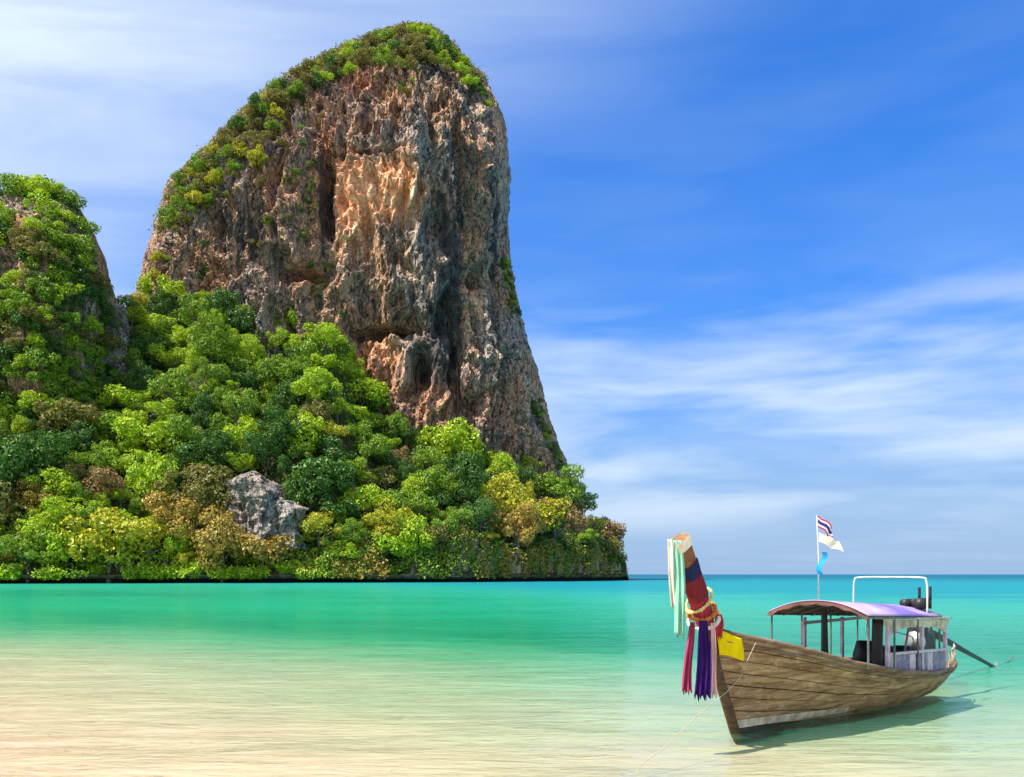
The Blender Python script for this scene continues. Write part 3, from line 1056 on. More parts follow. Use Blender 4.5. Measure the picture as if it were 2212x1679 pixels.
cap_u = [640, 700, 760, 800, 850, 900, 950, 1000, 1030]
cap_v = [222, 176, 158, 150, 140, 152, 146, 170, 200]
for _ in range(9000):
    if len(spots) >= 235:
        break
    r = random.random()
    if r < 0.42:                                     # summit
        u = random.uniform(640, 1030)
        hi = np.interp(u, T_L[::-1], T_V[::-1]) if u < 890 else np.interp(u, T_R[:10], T_V[:10])
        lo = np.interp(u, cap_u, cap_v)
        if hi + 4 > lo: continue
        v = random.uniform(hi + 4, lo)
        try_spot(u, v, random.uniform(26, 50), random.choices(['green', 'olive', 'bright green', 'dark green'], [.35, .35, .12, .18])[0],
                 'on the tall rock summit' + (', left part' if u < 760 else ', in the middle' if u < 880 else ', right part'))
    elif r < 0.86:                                   # left shoulder
        v = random.uniform(180, 500)
        el = np.interp(v, T_V, T_L)
        u = el + 6 + abs(random.gauss(0, 55))
        if u > el + np.interp(v, [180, 260, 340, 420, 500], [70, 110, 120, 110, 40]): continue
        try_spot(u, v, random.uniform(26, 52), random.choices(['olive', 'green', 'yellow-green', 'dark green'], [.45, .30, .10, .15])[0],
                 'on the tall rock left shoulder' + (', near its top' if v < 270 else ', halfway down' if v < 370 else ', low down'))
    elif r < 0.88:                                   # ledges of the face
        u, v = random.choice([(660, 450), (650, 380), (520, 420), (560, 350), (720, 230), (640, 300), (590, 480), (700, 560), (740, 640), (400, 540), (860, 180), (760, 170), (610, 250)])
        u += random.gauss(0, 22); v += random.gauss(0, 22)
        try_spot(u, v, random.uniform(14, 26), random.choice(['olive', 'dark green', 'green']), 'on a tall rock ledge' + (', left half' if u < 640 else ', upper half' if v < 300 else ', middle'))
    else:                                            # right edge
        v = random.choice([random.uniform(130, 230), random.uniform(560, 680), random.uniform(860, 1010)])
        u = np.interp(v, T_V, T_R) - random.uniform(2, 16)
        try_spot(u, v, random.uniform(14, 24), random.choice(['dark green', 'green', 'olive', 'bright green']), 'on the tall rock right edge' + (', near the top' if v < 300 else ', halfway up' if v < 750 else ', near its foot'))
for u, v, wd in [(440, 440, 60), (470, 395, 44), (405, 380, 40), (520, 330, 56), (560, 345, 48), (345, 560, 34), (335, 595, 36)]:
    try_spot(u, v, wd, 'yellow-green', 'clinging to the left shoulder of the tall rock', 0.1)
bins = {}
for q in spots:
    size = 'small' if q[2] < 32 else ('large' if q[2] > 42 else 'middling')
    bins.setdefault((size, q[3], q[4]), []).append(q)


def ordered(qs, base):
    qs.sort(key=lambda q: q[0])
    for j, q in enumerate(qs):
        yield q, base if len(qs) == 1 else base + ', ' + (ORD[j] if j < len(ORD) else 'far right')


for (size, colour, zn), qs in bins.items():
    for (u, v, wd, c_, z_), lab in ordered(qs, f'{size} {colour} shrub {zn}'):
        shrub(surf_point(TOWER, tu, tv, u, v), wd, colour, lab, 'shrubs growing on the tall rock')

lu, lv = unplan(LHILL)
spots = []
for _ in range(5000):
    if len(spots) >= 150: break
    v = random.uniform(400, 900)
    er = np.interp(v, L_V, L_R)
    u = random.uniform(-40, er - 4)
    if np.hypot((u - 45) / 24, (v - 455) / 42) < 1 or np.hypot((u - 55) / 38, (v - 845) / 50) < 1: continue
    if np.hypot((u - 5) / 38, (v - 560) / 55) < 1: continue
    wd = random.uniform(46, 88)
    r = 'top' if v < 470 else 'upper part' if v < 580 else 'lower part' if v < 720 else 'foot'
    c = 'far left' if u < 60 else 'centre' if u < 150 else 'right side'
    try_spot(u, v, wd, random.choices(['green', 'bright green', 'dark green', 'olive'], [.4, .22, .28, .1])[0], f'on the left hill {r}, {c}')
bins = {}
for q in spots:
    size = 'small' if q[2] < 60 else ('large' if q[2] > 74 else 'middling')
    bins.setdefault((size, q[3], q[4]), []).append(q)
for (size, colour, zn), qs in bins.items():
    for (u, v, wd, c_, z_), lab in ordered(qs, f'{size} {colour} bush {zn}'):
        o = shrub(surf_point(LHILL, lu, lv, u, v), wd, colour, lab, 'bushes growing on the left hill')
        o.name = 'bush'

# undergrowth between the trees: nobody could count it
n = 42000
uu = rng.uniform(-200, 1345, n); tt = rng.uniform(0, 1, n)
C = slope(uu, tt)
keep = ~((uu > 505) & (uu < 600) & (np.abs(UY - (C[:, 2] - EYE) / C[:, 1] / K - 1085) < 50))
C = C[keep]
C += rng.normal(size=C.shape) * 0.9 + np.array([0, -0.4, 0.8])
Nn = rng.normal(size=C.shape) * 0.7 + np.array([-0.1, -0.5, 0.8]); Nn /= np.linalg.norm(Nn, axis=1)[:, None]
und = link('undergrowth', leaves_to_mesh('undergrowth', C, Nn, rng.uniform(0.7, 1.5, len(C))), LEAF['dark green'])  # dark leaf colour put in so the gaps between crowns look shaded
for nm, lim, mat, lab, npt in (('shore_scrub', (-200, 690), 'bright green', 'bright green scrub hanging down to the water along the left shore', 26000), ('hanging_vines', (600, 1350), 'ochre', 'dry ochre vines hanging over the shore rocks of the headland', 12000), ('hanging_creepers', (640, 1350), 'green', 'green creepers hanging down the shore rocks of the headland', 9000)):
    uq = rng.uniform(lim[0], lim[1], npt)
    ri = rng.integers(4, 19, npt)
    C = R[ri, np.clip(((uq + 420) / 1772 * 419).astype(int), 0, 419)]
    C = C + rng.normal(size=C.shape) * np.array([0.9, 0.5, 0.7]) + np.array([0, -0.8, 0.2])
    dn_ = gnoise(C * np.array([0.16, 0.16, 0.05]) + (3 if nm != 'hanging_creepers' else 33))
    kk = (dn_ > np.interp(C[:, 2], [1, 5], [0.05, -0.3])) if nm == 'shore_scrub' else (dn_ > np.interp(C[:, 2], [3, 9, 16], [0.16, -0.06, -0.4]))
    C = C[kk & (C[:, 2] > 1.2)]
    Nn = rng.normal(size=C.shape) * 0.6 + np.array([-0.1, -0.7, 0.6]); Nn /= np.linalg.norm(Nn, axis=1)[:, None]
    tag(link(nm, leaves_to_mesh(nm, C, Nn, rng.uniform(0.7, 1.3, len(C))), LEAF[mat]), lab, 'scrub' if nm == 'shore_scrub' else 'vines', kind='stuff')
tag(und, 'low green undergrowth filling the gaps between the trees', 'undergrowth', kind='stuff')
idx = rng.integers(0, len(LHILL), 16000)
C = LHILL[idx]; cu_, cv_ = unplan(C)
k_ = (np.hypot((cu_ - 45) / 22, (cv_ - 455) / 38) > 1) & (np.hypot((cu_ - 55) / 36, (cv_ - 845) / 45) > 1) & (gnoise(C * 0.07) > -0.25)
C = C[k_] + rng.normal(size=(k_.sum(), 3)) * 0.7 + np.array([0, -0.6, 0.3])
Nn = rng.normal(size=C.shape) * 0.7 + np.array([0, -0.5, 0.7]); Nn /= np.linalg.norm(Nn, axis=1)[:, None]
cr = link('creepers', leaves_to_mesh('creepers', C, Nn, rng.uniform(0.7, 1.4, len(C))), LEAF['dark green'])
tag(cr, 'dark creepers matted over the rock of the left hill', 'creepers', kind='stuff')
tz = np.interp(tu, [250, 330, 380, 470, 560, 650, 740, 800, 860, 950, 1010, 1060, 1100], [640, 500, 440, 395, 325, 255, 185, 146, 138, 146, 176, 190, 200])
prob = np.clip((tz - tv) / 40 + 0.25, 0, 1)
ok = np.where(rng.random(len(TOWER)) < prob * 0.4)[0]
ok = rng.choice(ok, min(24000, len(ok)), replace=False)
C = TOWER[ok]
C = C[gnoise(C * 0.09) > np.where(C[:, 2] > 0.8 * TOWER[:, 2].max(), -0.25, 0.08)]
C = C + rng.normal(size=C.shape) * 0.6 + np.array([0, -0.5, 0.5])
Nn = rng.normal(size=C.shape) * 0.7 + np.array([0, -0.5, 0.7]); Nn /= np.linalg.norm(Nn, axis=1)[:, None]
gs = link('cliff_grass', leaves_to_mesh('cliff_grass', C, Nn, rng.uniform(0.7, 1.35, len(C))), LEAF['olive'])
tag(gs, 'matted olive grass and scrub on top of the tall rock', 'scrub', kind='stuff')


# ------------------------------------------------------------------ bare outcrops on the slope
def outcrop(name, u, v, wu, hv, label, seed, lift=0.0, lean=0.0, mat=None):
    base = root_for(u, v + hv * 0.5, 0.0)
    y = base[1]
    wx, hz_ = wu * K * y, hv * K * y
    nph, nrw = 96, 80
    ph = np.linspace(0, 2 * math.pi, nph, endpoint=False)
    zz_ = np.linspace(-0.35, 1.0, nrw)
    prof = np.interp(zz_, [-0.35, 0, 0.5, 0.85, 0.96, 1.0], [0.62, 0.55, 0.5, 0.40, 0.22, 0.02])
    G = np.stack([prof[:, None] * wx * np.cos(ph)[None] + lean * wx * zz_[:, None], prof[:, None] * wx * 0.75 * np.sin(ph)[None], np.repeat(zz_[:, None] * hz_, nph, 1)], -1).reshape(-1, 3)
    rad = G.copy(); rad[:, 2] = 0; rad /= np.linalg.norm(rad, axis=1)[:, None] + 1e-6
    q = G + seed * 13.7
    dd = 2.4 * ridged(q * np.array([0.16, 0.16, 0.05]), 2) + 1.4 * ridged(q * np.array([0.5, 0.5, 0.12]), 2) + 0.8 * fbm(q * 0.6, 3)
    G = G + rad * (dd * np.interp(G[:, 2] / hz_, [0.8, 1], [1, 0.4]))[:, None]
    G[:, 2] += 0.9 * gnoise(q * np.array([0.25, 0.25, 0.1])) * 1.5
    me_ = mesh_np(name, G, grid_faces(nrw, nph, True), False)
    for nm, val in (('ochre_stain', 0), ('red_stain', 0), ('growth', -0.3)):
        attr(me_, nm, np.full(len(G), val))
    o = link(name, me_, mat or ROCK_GREY)
    o.location = (base[0], y - wx * 0.15, base[2] + lift)
    return tag(o, label, 'rock')


outcrop('rock_outcrop', 553, 1085, 70, 125, 'tall bare grey limestone outcrop standing among trees on the lower slope', 1)
outcrop('rock_outcrop', 622, 1120, 46, 80, 'lower pale rough rock leaning on the right of the tall grey outcrop', 2, lean=-0.15)
outcrop('rock_outcrop', 236, 715, 40, 120, 'dark rock rib in the gully between the left hill and the forest', 3, lean=0.2)

# rock wall peeping over the left hill at the picture's edge
mb = []
ph = np.linspace(0, 2 * math.pi, 40, endpoint=False); zr = np.linspace(0, 1, 30)
x0, z0 = plan(-90, 384, 420.0)
G = np.stack([x0 + (1 - 0.35 * zr[:, None] ** 3) * 26 * np.cos(ph)[None], 420 + (1 - 0.35 * zr[:, None] ** 3) * 22 * np.sin(ph)[None], np.repeat((zr * (z0 + 4) - 2)[:, None], 40, 1)], -1)
G = np.concatenate([G, np.repeat(G[-1:].mean(1, keepdims=True), 40, 1)], 0).reshape(-1, 3)
G[:, 0] += 3 * gnoise(G * 0.06); G[:, 1] += 3 * gnoise(G * 0.06 + 9)
me = mesh_np('far_cliff', G, grid_faces(31, 40, True), False)
for nm in ('ochre_stain', 'red_stain', 'growth'):
    attr(me, nm, np.zeros(len(G)))
tag(link('far_cliff', me, ROCK), kind='structure')

# ------------------------------------------------------------------ long-tail boat
def wood_mat(name, dark, mid, pale, wear=0.5, grain=(0.9, 3, 14)):
    m, t = new_mat(name)
    o = objc(t)
    g1 = t.noise(scaled(t, o, grain), 1.0, 6, 0.65, 0.4)
    g2_ = t.noise(scaled(t, o, (1.2, 1.6, 3.2)), 1.6, 6, 0.65, 0.8)
    g3_ = t.noise(scaled(t, o, (0.7, 1, 2.2)), 1.1, 5, 0.6, 1.0)
    f = t.noise(o, 14, 5, 0.7)
    c = t.mix(t.ramp(g1, 0.3, 0.7), dark, mid)
    c = t.mix(t.ramp(g2_, 0.48, 0.75, 0, wear), c, pale)
    c = t.mix(t.ramp(g3_, 0.50, 0.30, 0, 0.75), c, dark)
    c = t.mix(t.ramp(f, 0.55, 0.8, 0, 0.5), c, pale)
    c = t.mix(t.ramp(f, 0.42, 0.25, 0, 0.6), c, dark)
    finish(t, principled(t, c, 0.72, bump(t, t.math('ADD', g1, f), 0.5, 0.02), 0.3))
    return m


def plain_mat(name, c, rough=0.6, var=0.2, scale=6.0, metallic=0.0, spec=0.4):
    m, t = new_mat(name)
    n_ = t.noise(objc(t), scale, 4, 0.6)
    lo = tuple(x * (1 - var) for x in c); hi = tuple(min(1, x * (1 + var)) for x in c)
    finish(t, principled(t, t.mix(t.ramp(n_, 0.3, 0.7), lo, hi), rough, bump(t, n_, 0.15, 0.01), spec, metallic))
    return m


def cloth_mat(name, c, var=0.15):
    m, t = new_mat(name)
    n_ = t.noise(scaled(t, objc(t), (5, 5, 1.2)), 2.0, 4, 0.6)
    cc = t.mix(t.ramp(n_, 0.3, 0.7), tuple(x * (1 - var) for x in c), tuple(min(1, x * (1 + var)) for x in c))
    df = t.n('ShaderNodeBsdfDiffuse', i={0: cc}); tr = t.n('ShaderNodeBsdfTranslucent', i={0: cc})
    finish(t, t.n('ShaderNodeMixShader', i={0: 0.25, 1: df, 2: tr}))
    return m


WOOD = wood_mat('weathered_planks', (0.13, 0.066, 0.026), (0.42, 0.265, 0.13), (0.74, 0.55, 0.33))
WOOD_D = wood_mat('dark_stem_wood', (0.045, 0.024, 0.012), (0.13, 0.07, 0.035), (0.28, 0.19, 0.11), 0.3)
RAIL = wood_mat('rail_wood', (0.10, 0.06, 0.035), (0.24, 0.16, 0.10), (0.42, 0.34, 0.26), 0.5)
PROW = wood_mat('varnished_prow', (0.16, 0.055, 0.02), (0.34, 0.14, 0.05), (0.45, 0.25, 0.1), 0.3)
STRIPE = plain_mat('worn_white_stripe', (0.46, 0.39, 0.30), 0.7, 0.4, 5)
TAR = plain_mat('tarred_bottom', (0.035, 0.026, 0.02), 0.6, 0.3)
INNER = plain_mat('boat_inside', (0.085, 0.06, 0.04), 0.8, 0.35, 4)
POSTM = plain_mat('weathered_post', (0.10, 0.12, 0.11), 0.6, 0.3)
PALE = plain_mat('grey_white_tube', (0.52, 0.53, 0.54), 0.5, 0.15)
WHITE = plain_mat('white_paint', (0.78, 0.76, 0.74), 0.45, 0.06)
BLACK = plain_mat('black_iron', (0.02, 0.021, 0.023), 0.5, 0.3)
LILAC = plain_mat('lilac_paint', (0.50, 0.40, 0.50), 0.6, 0.2)
GREYB = plain_mat('faded_blue_grey_board', (0.20, 0.18, 0.27), 0.7, 0.35, 9)
STEEL = plain_mat('steel', (0.5, 0.5, 0.5), 0.35, 0.1, 8, 0.8)
ROPE = plain_mat('pale_rope', (0.42, 0.34, 0.25), 0.9, 0.25, 30)
MAROON = cloth_mat('maroon_cloth', (0.24, 0.035, 0.045))
NAVY = cloth_mat('navy_cloth', (0.035, 0.04, 0.12))
ORANGE = cloth_mat('orange_cloth', (0.62, 0.24, 0.05))
RED = cloth_mat('red_cloth', (0.50, 0.06, 0.08))
MAGENTA = cloth_mat('magenta_cloth', (0.42, 0.06, 0.15))
PURPLE = cloth_mat('purple_cloth', (0.06, 0.022, 0.19))
MINT = cloth_mat('mint_cloth', (0.30, 0.66, 0.50))
CREAM = cloth_mat('cream_cloth', (0.85, 0.80, 0.66))
PINK = cloth_mat('pale_pink_cloth', (0.84, 0.58, 0.60))
ORANGE_D = cloth_mat('faded_orange_cloth', (0.35, 0.13, 0.05))
LIME = cloth_mat('pale_lime_cloth', (0.70, 0.72, 0.30))
YELLOW = cloth_mat('yellow_cloth', (0.95, 0.74, 0.01), 0.08)
BLUE = cloth_mat('blue_cloth', (0.03, 0.33, 0.70))


def canopy_mat():
    m, t = new_mat('canopy_canvas')
    geo = t.n('ShaderNodeNewGeometry')
    o = objc(t)
    x = t.n('ShaderNodeSeparateXYZ', i={0: o})
    n_ = t.noise(o, 2.2, 5, 0.6)
    # faded stripes of lilac, purple and white canvas sewn together
    sx = t.math('MULTIPLY', t.math('SINE', t.math('MULTIPLY', x.outputs[0], 1.5)), 0.5)
    topc = t.mix(t.ramp(t.math('ADD', sx, t.math('MULTIPLY', n_, 0.8)), 0.1, 0.9), (0.36, 0.28, 0.45), (0.15, 0.11, 0.36))
    topc = t.mix(t.ramp(n_, 0.52, 0.7, 0, 0.7), topc, (0.50, 0.44, 0.54))
    finish(t, principled(t, topc, 0.8, None, 0.1))
    return m


CANVAS = canopy_mat()
LINING = plain_mat('dark_red_lining', (0.13, 0.055, 0.045), 0.9, 0.45, 3)

BOAT = empty('longtail_boat', (3.67, 13.1, 0.0), math.radians(44))
tag(BOAT, 'weathered wooden long-tail boat with arched canopy and cloth-decked prow, in the shallows', 'boat')

# hull lines; local x runs aft from the stem foot, y is positive on the far side, z up from the water
B_L = 9.35
TQ = np.array([0, .05, .1, .2, .3, .5, .7, .85, .95, 1.0])
TW = np.array([.045, .20, .37, .66, .84, .99, .97, .80, .58, .40])
TG = np.array([1.74, 1.60, 1.50, 1.27, 1.02, .68, .50, .46, .48, .52])
STZ = np.array([-0.45, 0, 0.5, 0.9, 1.3, 1.75])
STS = np.array([0.12, -0.02, -0.28, -0.49, -0.67, -0.86])


def hull(tau, q, side, off=0.0):
    """tau 0 stem .. 1 stern, q 0 keel .. 1 gunwale, side -1 near / +1 far"""
    g = np.interp(tau, TQ, TG)
    zk = np.interp(tau, [0, .1, .6, .85, 1.0], [-0.16, -0.22, -0.30, -0.20, 0.06])
    z = zk + (g - zk) * q
    st = np.interp(z, STZ, STS)
    s = st * (1 - tau) + (B_L - 0.25 * (1 - q)) * tau
    wd = np.interp(tau, TQ, TW)
    p = np.interp(tau, [0, .15, .5, 1.0], [1.0, 0.85, 0.52, 0.42])
    h = wd * (0.04 + 0.96 * max(q, 0.0) ** p) + off
    return (s, side * h, z)


STEP = np.linspace(0, 1, 41)
QS = [0.0, 0.16, 0.30, 0.42, 0.54, 0.66, 0.78, 0.89, 1.0]
for side in (-1, 1):
    for j in range(len(QS) - 1):
        a, b = QS[j], QS[j + 1]
        lap = 0.034
        qq = [a + (0.001 if j else 0), a + 0.010, (a + b) / 2, b - [0.004, 0.009, 0.005, 0.010, 0.006, 0.004, 0.008, 0.003][j]]
        offs = [lap, lap, lap * 0.8, lap * 0.45]
        vo = [[hull(t, max(q, 0), side, o) for q, o in zip(qq, offs)] for t in STEP]
        vi = [[hull(t, max(q, 0), side, -0.008) for q in qq] for t in STEP]
        P_ = np.concatenate([np.array(vo), np.array(vi)[:, ::-1]], 1)           # closed loop of eight points per frame
        me = bpy.data.meshes.new('plank')
        nrw, ncl = P_.shape[:2]
        f = [tuple(int(x) for x in q) for q in grid_faces(nrw, ncl, True)] + [tuple(range(ncl)), tuple((nrw - 1) * ncl + x for x in range(ncl - 1, -1, -1))]
        me.from_pydata([tuple(x) for x in P_.reshape(-1, 3)], [], f)
        bm = bmesh.new(); bm.from_mesh(me); bmesh.ops.recalc_face_normals(bm, faces=bm.faces); bm.to_mesh(me); bm.free()
        link('plank', me, TAR if j == 0 else WOOD, BOAT)
    # rail
    mb = MB()
    mb.tube([Vector(hull(t, 1.0, side, 0.0)) + Vector((0, 0, 0.02)) for t in np.linspace(0.0, 1, 50)], 0.048, 8)
    mb.build('rail', RAIL, BOAT, True)
    mb = MB()
    mb.tube([Vector(hull(t, 0.93, side, 0.035)) for t in np.linspace(0.02, 0.99, 50)], 0.028, 6)
    mb.build('rubbing_strake', RAIL, BOAT, True)
# pale band painted along the foot of the bow
for side in (-1, 1):
    rws = []
    for t in np.linspace(0.0, 0.36, 24):
        g = np.interp(t, TQ, TG); zk = np.interp(t, [0, .1, .6], [-0.16, -0.22, -0.30])
        zl = 0.09 - 0.26 * t; zh = 0.23 - 0.32 * t
        rws.append([hull(t, (z - zk) / (g - zk), side, 0.044) for z in np.linspace(zl, zh, 4)])
    MB().sheet(rws).build('painted_band', STRIPE, BOAT, True)
# inside
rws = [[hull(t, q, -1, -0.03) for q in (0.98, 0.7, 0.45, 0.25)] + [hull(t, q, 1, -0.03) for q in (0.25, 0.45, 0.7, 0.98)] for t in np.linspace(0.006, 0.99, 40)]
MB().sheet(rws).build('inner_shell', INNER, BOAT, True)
rws = [[hull(1.0, q, -1, 0.01) for q in (1.0, .8, .6, .4, .2, 0)], [hull(1.0, q, 1, 0.01) for q in (1.0, .8, .6, .4, .2, 0)]]
MB().slab(rws, 0.05).build('transom', WOOD, BOAT)
# stem and keel
sp = [(s_, 0, z_) for s_, z_ in ((8.9, -0.12), (6, -0.30), (2, -0.26), (0.3, -0.19), (0.08, -0.12), (-0.05, 0.05), (-0.28, 0.5), (-0.49, 0.9), (-0.67, 1.3), (-0.86, 1.75))]
MB().tube(sp, [0.06, 0.07, 0.075, 0.08, 0.085, 0.085, 0.085, 0.085, 0.09, 0.10], 8).build('stem_post', WOOD_D, BOAT, True)


def bez(pts, n_):
    """smooth curve through points (Catmull-Rom)"""
    P_ = [Vector(p) for p in pts]
    P_ = [2 * P_[0] - P_[1]] + P_ + [2 * P_[-1] - P_[-2]]
    o = []
    for i in range(1, len(P_) - 2):
        for k2 in range(n_):
            t = k2 / n_
            a, b, c, d_ = P_[i - 1:i + 3]
            o.append(0.5 * ((2 * b) + (c - a) * t + (2 * a - 5 * b + 4 * c - d_) * t * t + (3 * b - a - 3 * c + d_) * t ** 3))
    o.append(P_[-2])
    return o


prow_pts = bez([(-0.80, 0, 1.60), (-0.99, 0, 2.02), (-1.21, 0, 2.42), (-1.42, 0, 2.78), (-1.62, 0, 3.10)], 6)
prow = MB()
rings = []
for i, p in enumerate(prow_pts):
    f = i / (len(prow_pts) - 1)
    t = (prow_pts[min(i + 1, len(prow_pts) - 1)] - prow_pts[max(i - 1, 0)]).normalized()
    e2 = Vector((0, 1, 0)); e1 = t.cross(e2)
    wy, wx_ = 0.085 + 0.025 * f, 0.14 + 0.015 * f
    rings.append([p + e1 * wx_ * a + e2 * wy * b for a, b in ((-1, -.7), (-.7, -1), (.7, -1), (1, -.7), (1, .7), (.7, 1), (-.7, 1), (-1, .7))])
vs_ = [x for r in rings for x in r]
fs_ = [(i * 8 + j, i * 8 + (j + 1) % 8, (i + 1) * 8 + (j + 1) % 8, (i + 1) * 8 + j) for i in range(len(rings) - 1) for j in range(8)] + [tuple(range(8)), tuple((len(rings) - 1) * 8 + j for j in range(8))]
prow.add(vs_, fs_)
prow.build('prow', PROW, BOAT)
# breast deck at the bow, thwarts, floor boards
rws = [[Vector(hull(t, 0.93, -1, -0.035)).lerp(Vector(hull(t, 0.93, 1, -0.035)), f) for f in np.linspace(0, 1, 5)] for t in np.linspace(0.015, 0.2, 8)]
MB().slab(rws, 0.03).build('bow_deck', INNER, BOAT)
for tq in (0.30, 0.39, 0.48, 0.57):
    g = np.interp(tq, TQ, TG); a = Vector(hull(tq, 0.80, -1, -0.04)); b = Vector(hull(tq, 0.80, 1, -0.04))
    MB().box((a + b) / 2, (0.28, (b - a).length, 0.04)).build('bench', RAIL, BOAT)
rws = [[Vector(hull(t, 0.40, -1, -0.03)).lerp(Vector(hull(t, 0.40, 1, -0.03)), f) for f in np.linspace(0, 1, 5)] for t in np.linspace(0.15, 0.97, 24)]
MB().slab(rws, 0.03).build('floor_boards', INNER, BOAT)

# arched canopy
CAN = []
for s_ in np.linspace(2.85, 7.05, 22):
    f = (s_ - 2.85) / 4.2
    apex = 2.10 - 0.20 * f; foot = 1.85 - 0.17 * f; wd = 0.97 - 0.09 * f
    rw = []
    for a in np.linspace(-1, 1, 19):
        sag = 0.018 * math.sin(f * math.pi * 5) ** 2 * (1 - abs(a))
        rw.append((s_ + 0.05 * (1 - a * a) * (1 - 2 * f), a * wd, foot + (apex - foot) * (1 - abs(a) ** 2.1) - sag))
    CAN.append(rw)
can = MB().slab(CAN, -0.018).build('canopy', CANVAS, BOAT, True)
LIN = [[(x, y * 0.99, z - 0.022) for x, y, z in r] for r in CAN]
MB().slab(LIN, -0.01).build('lining', LINING, can, True)
for i in range(0, 22, 3):
    MB().tube([Vector(p) - Vector((0, 0, 0.05)) for p in CAN[i]], 0.018, 6).build('rib', POSTM, can)
for yy in (-0.96, 0.96):
    MB().tube([(r[0][0], math.copysign(abs(r[0][1]) - 0.01, yy), r[0][2] - 0.03) for r in CAN], 0.022, 6).build('side_pole', POSTM, can)
# scalloped valance along the front rim
rws = [[(p[0] - 0.012, p[1], p[2] - 0.01), (p[0] - 0.02, p[1], p[2] - 0.075 - 0.02 * math.sin(j * 1.9))] for j, p in enumerate(CAN[0])]
MB().sheet(rws).build('valance', LINING, can)
for s_, yy in ((2.95, 0.94), (4.2, 0.93), (5.5, 0.9), (6.8, 0.86), (2.95, -0.94), (4.2, -0.93), (5.5, -0.9), (6.9, -0.86)):
    tq = (s_ + 0.3) / 9.6
    g = float(np.interp(tq, TQ, TG))
    f = (s_ - 2.85) / 4.2
    MB().tube([(s_, yy, g - 0.05), (s_, yy, 1.84 - 0.17 * f)], 0.021, 6).build('post', POSTM, BOAT)
# heavy dark post and folded gear amidships
MB().tube([(4.0, 0.35, 0.35), (4.0, 0.35, 1.05), (3.98, 0.35, 1.9)], [0.09, 0.075, 0.06], 8).build('mast_post', BLACK, BOAT)
for (x_, y_, sx, sy, sz) in ((3.5, 0.5, 0.9, 0.5, 0.3), (4.7, 0.45, 0.8, 0.55, 0.32)):
    g = float(np.interp((x_ + .3) / 9.6, TQ, TG))
    b_ = MB().box((x_, y_, g - 0.02), (sx, sy, sz)).build('seat_locker', INNER, BOAT)
    MB().box((x_, y_, g + sz / 2 + 0.0), (sx * 1.04, sy * 1.05, 0.05)).build('lid', RAIL, b_)

for (x_, y_, r_, l_) in ((5.0, -0.35, 0.20, 0.5), (5.6, 0.2, 0.24, 0.6), (6.3, -0.3, 0.22, 0.55), (6.9, 0.25, 0.25, 0.5)):
    g = float(np.interp((x_ + .3) / 9.6, TQ, TG))
    MB().tube([(x_, y_, g - 0.25), (x_, y_, g + l_ * 0.5), (x_, y_, g + l_)], [r_, r_ * 1.04, r_ * 0.7], 12).build('fuel_drum', BLACK, BOAT, True)
for (x_, y_, mt) in ((3.2, -0.45, 'orange'), (3.45, 0.1, 'dark'), (4.45, -0.5, 'dark'), (4.75, -0.1, 'orange')):
    g = float(np.interp((x_ + .3) / 9.6, TQ, TG))
    MB().tube(bez([(x_ - 0.25, y_, g - 0.12), (x_, y_ + 0.03, g - 0.02), (x_ + 0.25, y_, g - 0.1)], 4), [0.06, 0.1, 0.13, 0.15, 0.16, 0.15, 0.13, 0.1, 0.06], 10).build('life_jacket', ORANGE_D if mt == 'orange' else INNER, BOAT, True)
# engine shelter under the after half of the canopy
shelter = MB().box((5.65, 0.80, 1.60), (3.4, 0.06, 0.06)).build('shelter_frame', LILAC, BOAT)
for s_, zb_, zt_ in ((4.05, 0.70, 1.72), (5.85, 0.50, 1.66), (7.25, 0.46, 1.60)):
    MB().box((s_, -0.86, (zb_ + zt_) / 2), (0.10, 0.06, zt_ - zb_)).build('upright', LILAC, shelter)
    MB().box((s_, 0.80, (zb_ + zt_) / 2), (0.09, 0.05, zt_ - zb_)).build('upright', LILAC, shelter)
rot = Matrix.Rotation(math.radians(1.9), 3, 'Y')
MB().box((5.65, -0.865, 1.62), (3.45, 0.07, 0.10), rot).build('head_rail', STRIPE, shelter)
MB().box((5.65, -0.80, 1.70), (3.7, 0.26, 0.03), rot).build('eave_board', STRIPE, shelter)
for i in range(9):
    x_ = 4.28 + i * 0.335
    g = float(np.interp((x_ + .3) / 9.6, TQ, TG))
    top = 1.03 - 0.04 * i * 0.35
    MB().box((x_, -0.865 - 0.004 * (i % 2), (g + 0.02 + top) / 2), (0.318, 0.025, top - g)).build('panel_board', GREYB if i % 3 else LILAC, shelter)
MB().box((5.65, -0.875, 1.02), (3.2, 0.05, 0.05), rot).build('sill_rail', LILAC, shelter)
for s_ in (4.9, 6.6):
    MB().tube([(s_, -0.86, 1.03), (s_ + (0.25 if s_ < 5 else -0.25), -0.86, 1.6)], 0.022, 6).build('brace', POSTM, shelter)
# curved board over the window opening
rws = []
for s_ in np.linspace(4.12, 7.2, 20):
    f = abs((s_ - 5.65) / 1.54)
    rws.append([(s_, -0.868, 1.60 - 0.03 * (s_ - 5.65)), (s_, -0.868, 1.53 - 0.03 * (s_ - 5.65) - 0.16 * f ** 3)])
MB().slab(rws, 0.02).build('arched_board', STRIPE, shelter)
# dark canvas hung at the forward end of the shelter
rws = [[(4.0 + 0.03 * math.sin(6 * y_ + z_ * 3), y_, z_) for y_ in np.linspace(-0.80, -0.58, 8)] for z_ in np.linspace(1.75, 0.6, 10)]
MB().slab(rws, 0.012).build('hanging_canvas', BLACK, BOAT, True)

